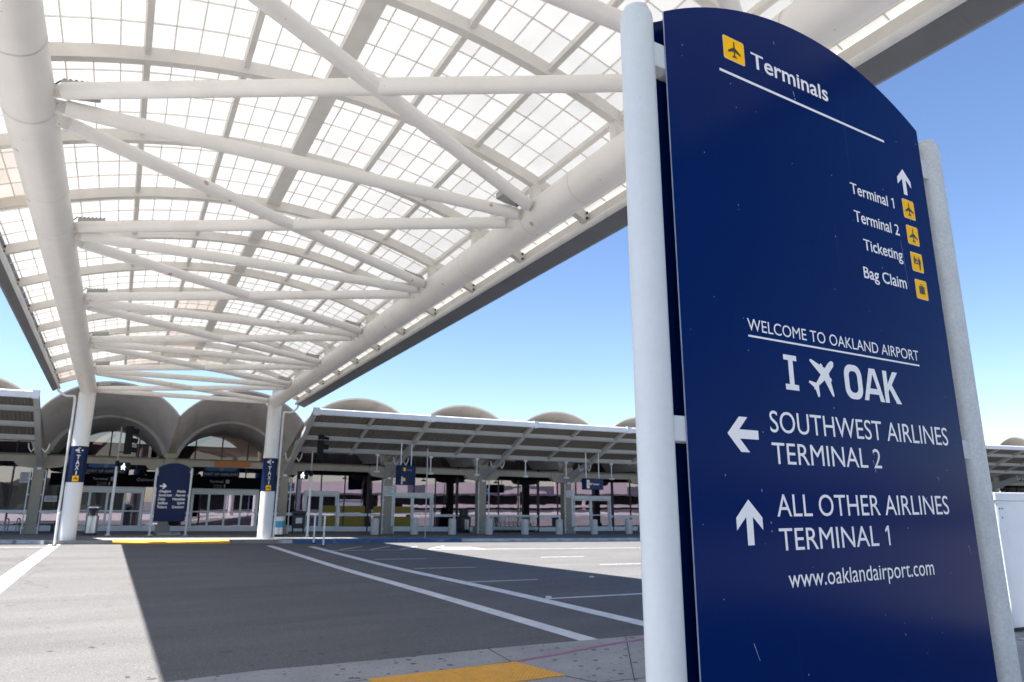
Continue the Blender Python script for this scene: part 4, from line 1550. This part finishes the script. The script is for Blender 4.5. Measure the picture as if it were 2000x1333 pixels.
# slim pole at the kerb
s = thing('kerb_pole', 'slim bare grey pole at the kerb rising to the pavement roof', 'pole', Tt(12.84, 2.0))
MB().lathe([(.09, 0), (.09, .02), (.032, .03), (.032, 4.9)], 12).build('shaft', 'steel_grey', s, smooth=40, world=False)
MB().box(-.05, .05, -.05, .05, 4.9, 5.05).build('fixing', 'dark_metal', s, world=False)


# directory sign in front of the entrance
def build_directory():
    s = thing('directory_sign', 'dark blue sign listing airlines under an arrow, between the entrance doors', 'sign', Tt(.05, 5.0, 0), TR)
    for x in (-.86, .86):
        MB().lathe([(.16, .15), (.16, .18), (.057, .20), (.057, 3.62), (.045, 3.64), (.0, 3.66)], 18, cx=x).build('post', 'sign_post', s, smooth=35, world=False)
    X, Z = (1, 0, 0), (0, 0, 1)
    outl = [(-.76, .86), (.76, .86)] + arch_top(-.76, .76, 3.68, 3.92, 20)
    MB().prism(outl, (0, -.035, 0), X, Z, (0, .02, 0)).build('front_panel', 'navy', s, world=False)
    MB().prism(outl, (0, .03, 0), X, Z, (0, .02, 0)).build('back_panel', 'navy', s, world=False)
    for sx in (-1, 1):
        for z in (3.45, 2.2, 1.05):
            MB().box(min(sx * .82, sx * .6), max(sx * .82, sx * .6), -.014, .029, z - .05, z + .05).build('bracket', 'sign_post', s, world=False)
    y = -.038
    mb = MB()
    for k, (l, r) in enumerate((('Allegiant', 'Alaska'), ('American', 'Azores'), ('Delta', 'Hawaiian'), ('JetBlue', 'Spirit'), ('Volaris', 'Contour'))):
        z = 2.37 - k * .205
        text(mb, l, -.64, None, z, .135, y, bold=.016, sx=.86)
        text(mb, r, None, .66, z, .135, y, bold=.016, sx=.86)
    mb.build('lettering', 'sign_white', s, world=False)
    mb = MB()
    zc = 2.70
    mb.flat([(-.62, -.035), (-.42, -.035), (-.51, -.135), (-.42, -.135), (-.29, 0), (-.42, .135), (-.51, .135), (-.42, .035), (-.62, .035)], (0, y, zc), X, Z)
    mb.build('arrow', 'sign_white', s, world=False)
    MB().box(-.52, .62, .06, .36, .15, .29).build('plinth', 'pavement_concrete', s, world=False, bevel=.01)


build_directory()

# baggage carts nested under the glass
cart = None
NC = 10
for k in range(NC):
    a = 20.75 + k * .325
    lab = 'grey wire baggage cart nested in the row, %s from its left end' % ORD[k]
    if cart is None:
        cart = thing('baggage_cart', lab, 'baggage cart', Tt(a, 9.5), TR, 'nested baggage carts under the terminal glass')
        fr = MB()
        for y in (-.24, .24):
            fr.tube([V(.18, y, .14), V(-.05, y, .16), V(-.22, y, 1.02), V(-.34, y, 1.05)], .018, 8)
            fr.tube([V(-.02, y, .16), V(.10, y, .55), V(-.14, y, .62)], .012, 6)
        fr.tube([V(-.34, -.24, 1.05), V(-.34, .24, 1.05)], .022, 8)
        fr.tube([V(.18, -.24, .14), V(.18, .24, .14)], .018, 8)
        fr.build('frame', 'stainless', cart, smooth=50, world=False)
        bs = MB()
        for q in range(6):
            bs.tube([V(-.03, -.22 + q * .088, .17), V(-.16, -.22 + q * .088, .72)], .006, 5)
        bs.build('back_rack', 'stainless', cart, world=False)
        MB().box(-.14, .20, -.22, .22, .165, .18).build('platform', 'steel_grey', cart, world=False)
        for y in (-.25, .25):
            for x in (-.10, .14):
                MB().tube([V(x, y - .02, .075), V(x, y + .02, .075)], .07, 12).build('wheel', 'rubber', cart, world=False, smooth=50)
    else:
        copy_tree(cart, Tt(a, 9.5), TR, lab)

# litter bins
s = thing('litter_bin', 'stainless round bin under a domed lid beside the left canopy column', 'bin', Tt(-3.50, 5.0), TR)
MB().lathe([(.30, 0), (.30, .10), (.285, .11), (.285, .92), (.295, .93), (.295, .97), (.25, .98)], 26).build('body', 'stainless', s, smooth=40, world=False)
MB().lathe([(.305, .0), (.305, .12), (.29, .13)], 26).build('base', 'dark_metal', s, smooth=40, world=False)
m_ = MB()
for t in (45, 135, 225, 315):
    m_.lathe([(.022, .96), (.022, 1.36)], 8, cx=.24 * math.cos(R(t)), cy=.24 * math.sin(R(t)))
m_.lathe([(.11, .97), (.11, 1.34)], 14)
m_.build('uprights', 'dark_metal', s, world=False, smooth=40)
MB().lathe([(.31, 1.35), (.33, 1.37), (.33, 1.43), (.24, 1.50), (.0, 1.54)], 26).build('lid', 'stainless', s, smooth=40, world=False)

s = thing('recycling_bin', 'silver round bin with a bright blue band beside the right canopy column', 'bin', Tt(5.42, 4.0), TR)
MB().lathe([(.30, .10), (.30, .46), (.29, .47)], 26).build('body', 'stainless', s, smooth=40, world=False)
MB().lathe([(.302, .46), (.302, .80)], 26).build('band', 'sky_blue_vinyl', s, smooth=40, world=False)
MB().lathe([(.30, .80), (.30, 1.0), (.26, 1.04), (.0, 1.05)], 26).build('lid', 'column_white', s, smooth=40, world=False)
MB().lathe([(.31, .0), (.31, .10)], 26).build('base', 'dark_metal', s, smooth=40, world=False)
s = thing('ash_urn', 'narrow black square bin tucked behind the right canopy column', 'bin', Tt(4.72, 4.6), TR)
MB().box(-.24, .24, -.24, .24, .03, 1.15).build('body', 'dark_metal', s, world=False, bevel=.03)
MB().box(-.27, .27, -.27, .27, 1.15, 1.30).build('lid', 'dark_metal', s, world=False, bevel=.04)
MB().box(-.20, .20, -.20, .20, 0, .03).build('base', 'rubber', s, world=False)

s = thing('box_bin', 'dark box bin with a pale label right of the traffic signal pole', 'bin', Tt(7.10, 7.0), TR)
MB().box(-.36, .36, -.30, .30, .32, 1.10).build('body', 'dark_metal', s, world=False, bevel=.03)
MB().box(-.40, .40, -.34, .34, 1.10, 1.30).build('lid', 'dark_metal', s, world=False, bevel=.05)
MB().box(-.18, .18, -.312, -.301, .60, .92).build('label_plate', 'paper_white', s, world=False)
m_ = MB()
for x in (-.30, .30):
    for y in (-.24, .24):
        m_.box(x - .03, x + .03, y - .03, y + .03, 0, .32)
m_.build('legs', 'dark_metal', s, world=False)

s = thing('litter_bin', 'black round bin with a silver label beside a column and the cart row', 'bin', Tt(18.05, 8.6), TR)
MB().lathe([(.40, 0), (.42, .05), (.42, 1.02), (.36, 1.08)], 28).build('body', 'dark_metal', s, smooth=40, world=False)
MB().lathe([(.30, 1.08), (.30, 1.46), (.33, 1.47), (.33, 1.56), (.0, 1.62)], 28).build('hood', 'dark_metal', s, smooth=40, world=False)
m_ = MB()
p, q = quadgrid(lambda t, z: V(.424 * math.sin(t), -.424 * math.cos(t), z), lin(-.1, .75, 8), [.22, .86])
m_.add(p, q)
m_.build('label_plate', 'stainless', s, smooth=60, world=False)

# bench at the left
s = thing('bench', 'dark slatted bench with two bent tube hoops at the left end', 'bench', Tt(-6.5, 9.0), TR)
for k in range(4):
    MB().box(-.75, 1.25, -.26 + k * .14, -.15 + k * .14, .42, .47).build('slat', 'dark_metal', s, world=False)
for x in (-1.1, -.58):
    pts = [V(x, -.28, 0), V(x, -.28, .62)] + [V(x, -.28 * math.cos(t), .62 + .12 * math.sin(t)) for t in lin(.2, PI - .2, 8)] + [V(x, .28, .62), V(x, .28, 0)]
    MB().tube(pts, .032, 10).build('hoop', 'steel_grey', s, smooth=50, world=False)
MB().box(1.0, 1.08, -.24, .24, 0, .42).build('leg', 'dark_metal', s, world=False)

# notices and small plates
for (a, d, w, z0, z1, lab) in ((12.37, COLD - .46, .62, 2.42, 3.02, 'white paper notice on the first column right of the entrance'),
                               (24.84, COLD - .46, .60, 2.55, 3.02, 'white paper notice on the column beside the blue hanging sign'),
                               (-7.30, 10.85, .50, 2.82, 3.42, 'white paper notice hanging high in the far left window'),
                               (-5.88, 10.85, .62, 1.78, 2.12, 'wide white notice low in the window behind the left column')):
    s = thing('notice', lab, 'notice', Tt(a, d, 0), TR)
    MB().box(-w / 2, w / 2, -.012, .012, z0, z1).build('board', 'paper_white', s, world=False)
    m_ = MB()
    n = int((z1 - z0) / .09)
    for k in range(n):
        m_.box(-w * .40, w * (.40 if k % 3 else .2), -.0145, -.0125, z1 - .085 - k * .085, z1 - .055 - k * .085)
    m_.build('print_lines', 'grey_logo', s, world=False)
for a, lab in ((7.35, 'small blue square sign in the window beside the double doors'), (14.02, 'small blue square sign above the sliding doors right of the notice'), (20.75, 'small blue square sign in the window above the cart row'), (27.2, 'small blue square sign left of the farthest sliding doors')):
    s = thing('window_sign', lab, 'sign', Tt(a, 10.86, 0), TR, 'blue square window signs')
    MB().box(-.19, .19, -.012, .012, 2.66, 3.16).build('plate', 'mid_blue', s, world=False)
    MB().box(.05, .15, -.0145, -.0125, 3.02, 3.10).build('orange_mark', 'orange_brown', s, world=False)
    m_ = MB()
    m_.box(-.14, .10, -.0145, -.0125, 2.80, 2.83)
    m_.box(-.14, .13, -.0145, -.0125, 2.74, 2.77)
    m_.build('print_lines', 'paper_white', s, world=False)

# pendant lamps under the pavement roof
pl_ = None
for k, a in enumerate((10.71, 13.94, 16.88, 20.14, 23.0, 26.35)):
    lab = 'white rod pendant lamp under the pavement roof, %s from the entrance' % ORD[k]
    loc = T(a, 4.25, 4.68)
    if pl_ is None:
        pl_ = thing('pendant_lamp', lab, 'lamp', loc, TR, 'pendant lamps under the right pavement roof')
        MB().lathe([(.12, .0), (.12, .10), (.05, .11)], 18).build('ceiling_plate', 'steel_light', pl_, smooth=40, world=False)
        MB().lathe([(.035, -.86), (.035, .02)], 12).build('rod', 'steel_light', pl_, smooth=40, world=False)
        MB().lathe([(.15, -.98), (.19, -.94), (.17, -.87), (.05, -.84)], 20).build('shade', 'steel_light', pl_, smooth=40, world=False)
    else:
        copy_tree(pl_, loc, TR, lab)


# hanging signs
def hanging(a, d, rz, w, z0, z1, dep, ztop, lab, face):
    s = thing('hanging_sign', lab, 'sign', Tt(a, d, 0), rz)
    MB().box(-w / 2, w / 2, -dep / 2, dep / 2, z0, z1).build('box', 'navy', s, world=False, bevel=.02)
    for x in (-w * .36, w * .36):
        MB().lathe([(.028, z1), (.028, ztop)], 10, cx=x).build('hanger', 'steel_light', s, smooth=40, world=False)
    face(s, -dep / 2 - .004)


def face1(s, y):
    m_ = MB()
    for z in (3.90, 3.34):
        m_.box(-.46, -.30, y - .001, y + .002, z - .16, z + .02)
    m_.build('pictogram', 'sign_yellow', s, world=False)
    m_ = MB()
    text(m_, 'Terminal', -.2, .25, 3.76, .10, y)
    m_.build('lettering', 'dim_lettering', s, world=False)
    m_ = MB()
    m_.box(-.62, -.52, y - .001, y + .002, 3.0, 3.42)
    m_.build('plate', 'paper_white', s, world=False)


def face2(s, y):
    MB().box(-.66, -.44, y - .001, y + .002, 3.06, 3.56).build('plate', 'paper_white', s, world=False)
    m_ = MB()
    text(m_, '1', -.59, -.51, 3.14, .34, y - .003, bold=.02)
    m_.build('number', 'sign_black', s, world=False)
    m_ = MB()
    m_.add([(-.32 + .075 * math.cos(2 * PI * k / 14), y, 3.32 + .075 * math.sin(2 * PI * k / 14)) for k in range(14)], [tuple(range(14))])
    m_.build('dot', 'sign_yellow', s, world=False)
    m_ = MB()
    text(m_, 'Terminal', -.2, .36, 3.26, .12, y, bold=.01)
    m_.build('lettering', 'sign_white', s, world=False)


hanging(11.62, 2.0, TR + R(38), 1.25, 2.98, 4.05, .42, 5.3, 'tall dark blue box sign hung from the pavement roof, near the first column', face1)
hanging(23.42, 2.0, TR + R(16), 1.52, 2.98, 3.66, .36, 5.25, 'wide blue box sign with a white number panel, hung farther right', face2)


# boards over the two entrance doors
def entrance_board(a, lab, with_brown):
    s = thing('entrance_board', lab, 'sign', Tt(a, 10.38, 0), TR, 'boards over the entrance doors')
    MB().box(-1.05, 1.05, -.05, .03, 3.44, 4.12).build('board', 'navy', s, world=False)
    m_ = MB()
    for x in (-.52, 0, .52):
        m_.add([(x + .42 * math.cos(2 * PI * k / 24), -.054 - .002 * (x > -.3) - .002 * (x > .3), 3.90 + .13 * math.sin(2 * PI * k / 24)) for k in range(24)], [tuple(range(24))])
    m_.build('emblem', 'mid_blue', s, world=False)
    m_ = MB()
    m_.add([(0 + .13 * math.cos(2 * PI * k / 24), -.062, 3.90 + .13 * math.sin(2 * PI * k / 24)) for k in range(24)], [tuple(range(24))])
    m_.build('emblem_disc', 'grey_logo', s, world=False)
    m_ = MB()
    text(m_, 'PORT OF OAKLAND', -.97, .97, 3.51, .15, -.054, bold=.02)
    m_.build('lettering', 'dim_lettering', s, world=False)
    m_ = MB()
    text(m_, 'Terminal', -.62, .16, 3.07, .15, .035, bold=.01)
    text(m_, 'Ticketing', -.38, .10, 2.88, .075, .035)
    text(m_, 'Baggage Claim', -.38, .12, 2.77, .065, .035)
    m_.build('lower_lettering', 'dim_lettering', s, world=False)
    m_ = MB()
    m_.box(.30, .52, .032, .036, 3.03, 3.25)
    m_.box(.22, .30, .032, .036, 2.78, 2.96)
    m_.build('number_plate', 'dim_lettering', s, world=False)
    if with_brown:
        pass


entrance_board(3.02, 'navy board over the right entrance doors with pale lettering and oval emblem', True)
entrance_board(-3.28, 'navy board over the left entrance doors, partly behind the taxi column', False)
s = thing('name_lettering', 'dim lettering on the black fascia between the left doors and the sign', 'sign', Tt(-1.15, 10.42, 0), TR)
m_ = MB()
text(m_, 'Oakland', -.45, .45, 3.06, .17, 0)
m_.build('lettering', 'dim_lettering', s, world=False)
s = thing('wooden_plank', 'orange brown plank fixed along the beam over the right entrance doors', 'plank', Tt(3.2, COLD - .2, 0), TR)
MB().box(-.95, .95, -.05, .05, 3.92, 4.22).build('board', 'orange_brown', s, world=False, bevel=.01)

# thin olive yellow sheets added over the lower glass
for a0, a1, lab in ((9.42, 10.28, 'olive yellow film on the right leaf of the double doors'), (10.55, 12.2, 'olive yellow film on the window between the double doors and a column'), (12.75, 13.85, 'narrow olive yellow film on the window left of the sliding doors'), (14.1, 15.3, 'olive yellow film on the left leaf of the sliding doors')):
    s = thing('olive_film', lab, 'film', Tt((a0 + a1) / 2, 10.93 if a0 in (9.42, 14.1) else 10.99, 0), TR, 'yellow films on the terminal glass')
    w = (a1 - a0) / 2
    for z0, z1 in ((.48, 1.12), (1.345, 1.78)):
        MB().box(-w, w, -.004, .0, z0, z1).build('sheet', 'olive_panel', s, world=False)

# ------------------------------------------------------------------ white cabinet right of the sign
s = thing('equipment_cabinet', 'large plain white metal cabinet on the near pavement behind the sign', 'cabinet', (12.12, 5.90, 0.022), R(-4))
MB().box(0, 3.4, 0, 1.5, .06, 1.95).build('body', 'cabinet_white', s, world=False, bevel=.012)
MB().box(-.03, 3.43, -.03, 1.53, 1.953, 2.08).build('roof', 'cabinet_white', s, world=False, bevel=.012)
MB().box(.03, 3.37, .03, 1.47, 0, .06).build('plinth', 'joint_dirt', s, world=False)
m_ = MB()
m_.box(.02, .2, -.008, -.001, 1.62, 1.90)
m_.build('door', 'cabinet_white', s, world=False, bevel=.003)
m_ = MB()
for x in (.06, .13):
    m_.box(x, x + .035, -.012, -.009, 1.82, 1.84)
m_.box(.10, .13, -.012, -.009, 1.68, 1.70)
m_.build('latch', 'dark_metal', s, world=False)


# ------------------------------------------------------------------ parking garage across the road, seen only in the glass and the sign's gloss
def build_garage():
    random.seed(3)
    hd = MB()
    xs_ = lin(-150, -30, 60)
    p, q = quadgrid(lambda x, t: V(x, -58 - 3 * math.sin(t * PI) + random.uniform(-.8, .8), 6.4 * min(1, t * 3) * (.7 + .3 * random.random()) if t < 1 else 0), xs_, lin(0, 1, 8))
    hd.add(p, q)
    tag(hd.build('hedge', 'hedge_green'), 'tall dark green hedge across the road, mirrored in the terminal glass at far left', 'hedge')
    s = thing('parking_garage', 'long low beige parking garage across the road, mirrored in the terminal glass', 'building', (20, -62, 0))
    MB().box(-45, 6, -.3, .3, 3.6, 5.9).build('parapet', 'garage_beige', s, world=False)
    for x0, x1, zt in ((10, 24, 6.6), (27, 38, 5.2), (40, 58, 7.4), (62, 80, 5.6), (84, 110, 6.8)):
        MB().prism([(x0, 3.6), (x1, 3.6), (x1, zt - 1.2), ((x0 + x1) / 2, zt), (x0, zt - 1.2)], (0, -.3, 0), (1, 0, 0), (0, 0, 1), (0, .6, 0)).build('gable', 'garage_beige', s, world=False)
    MB().box(6, 110, -.2, .2, 3.2, 3.6).build('eave', 'garage_grey', s, world=False)
    MB().box(5, 110, -.35, .35, .5, 1.15).build('lower_wall', 'garage_beige', s, world=False)
    m_ = MB()
    for k in range(5, 15):
        m_.box(-110 + k * 15.7 - .35, -110 + k * 15.7 + .35, -.28, .28, 0, 3.5)
    m_.build('piers', 'garage_beige', s, world=False)
    MB().box(-45, 110, -9.3, -9.0, 0, 5.6).build('rear_wall', 'garage_grey', s, world=False)
    MB().box(-45, 110, -9, .3, 3.2, 3.5).build('deck', 'garage_grey', s, world=False)


build_garage()
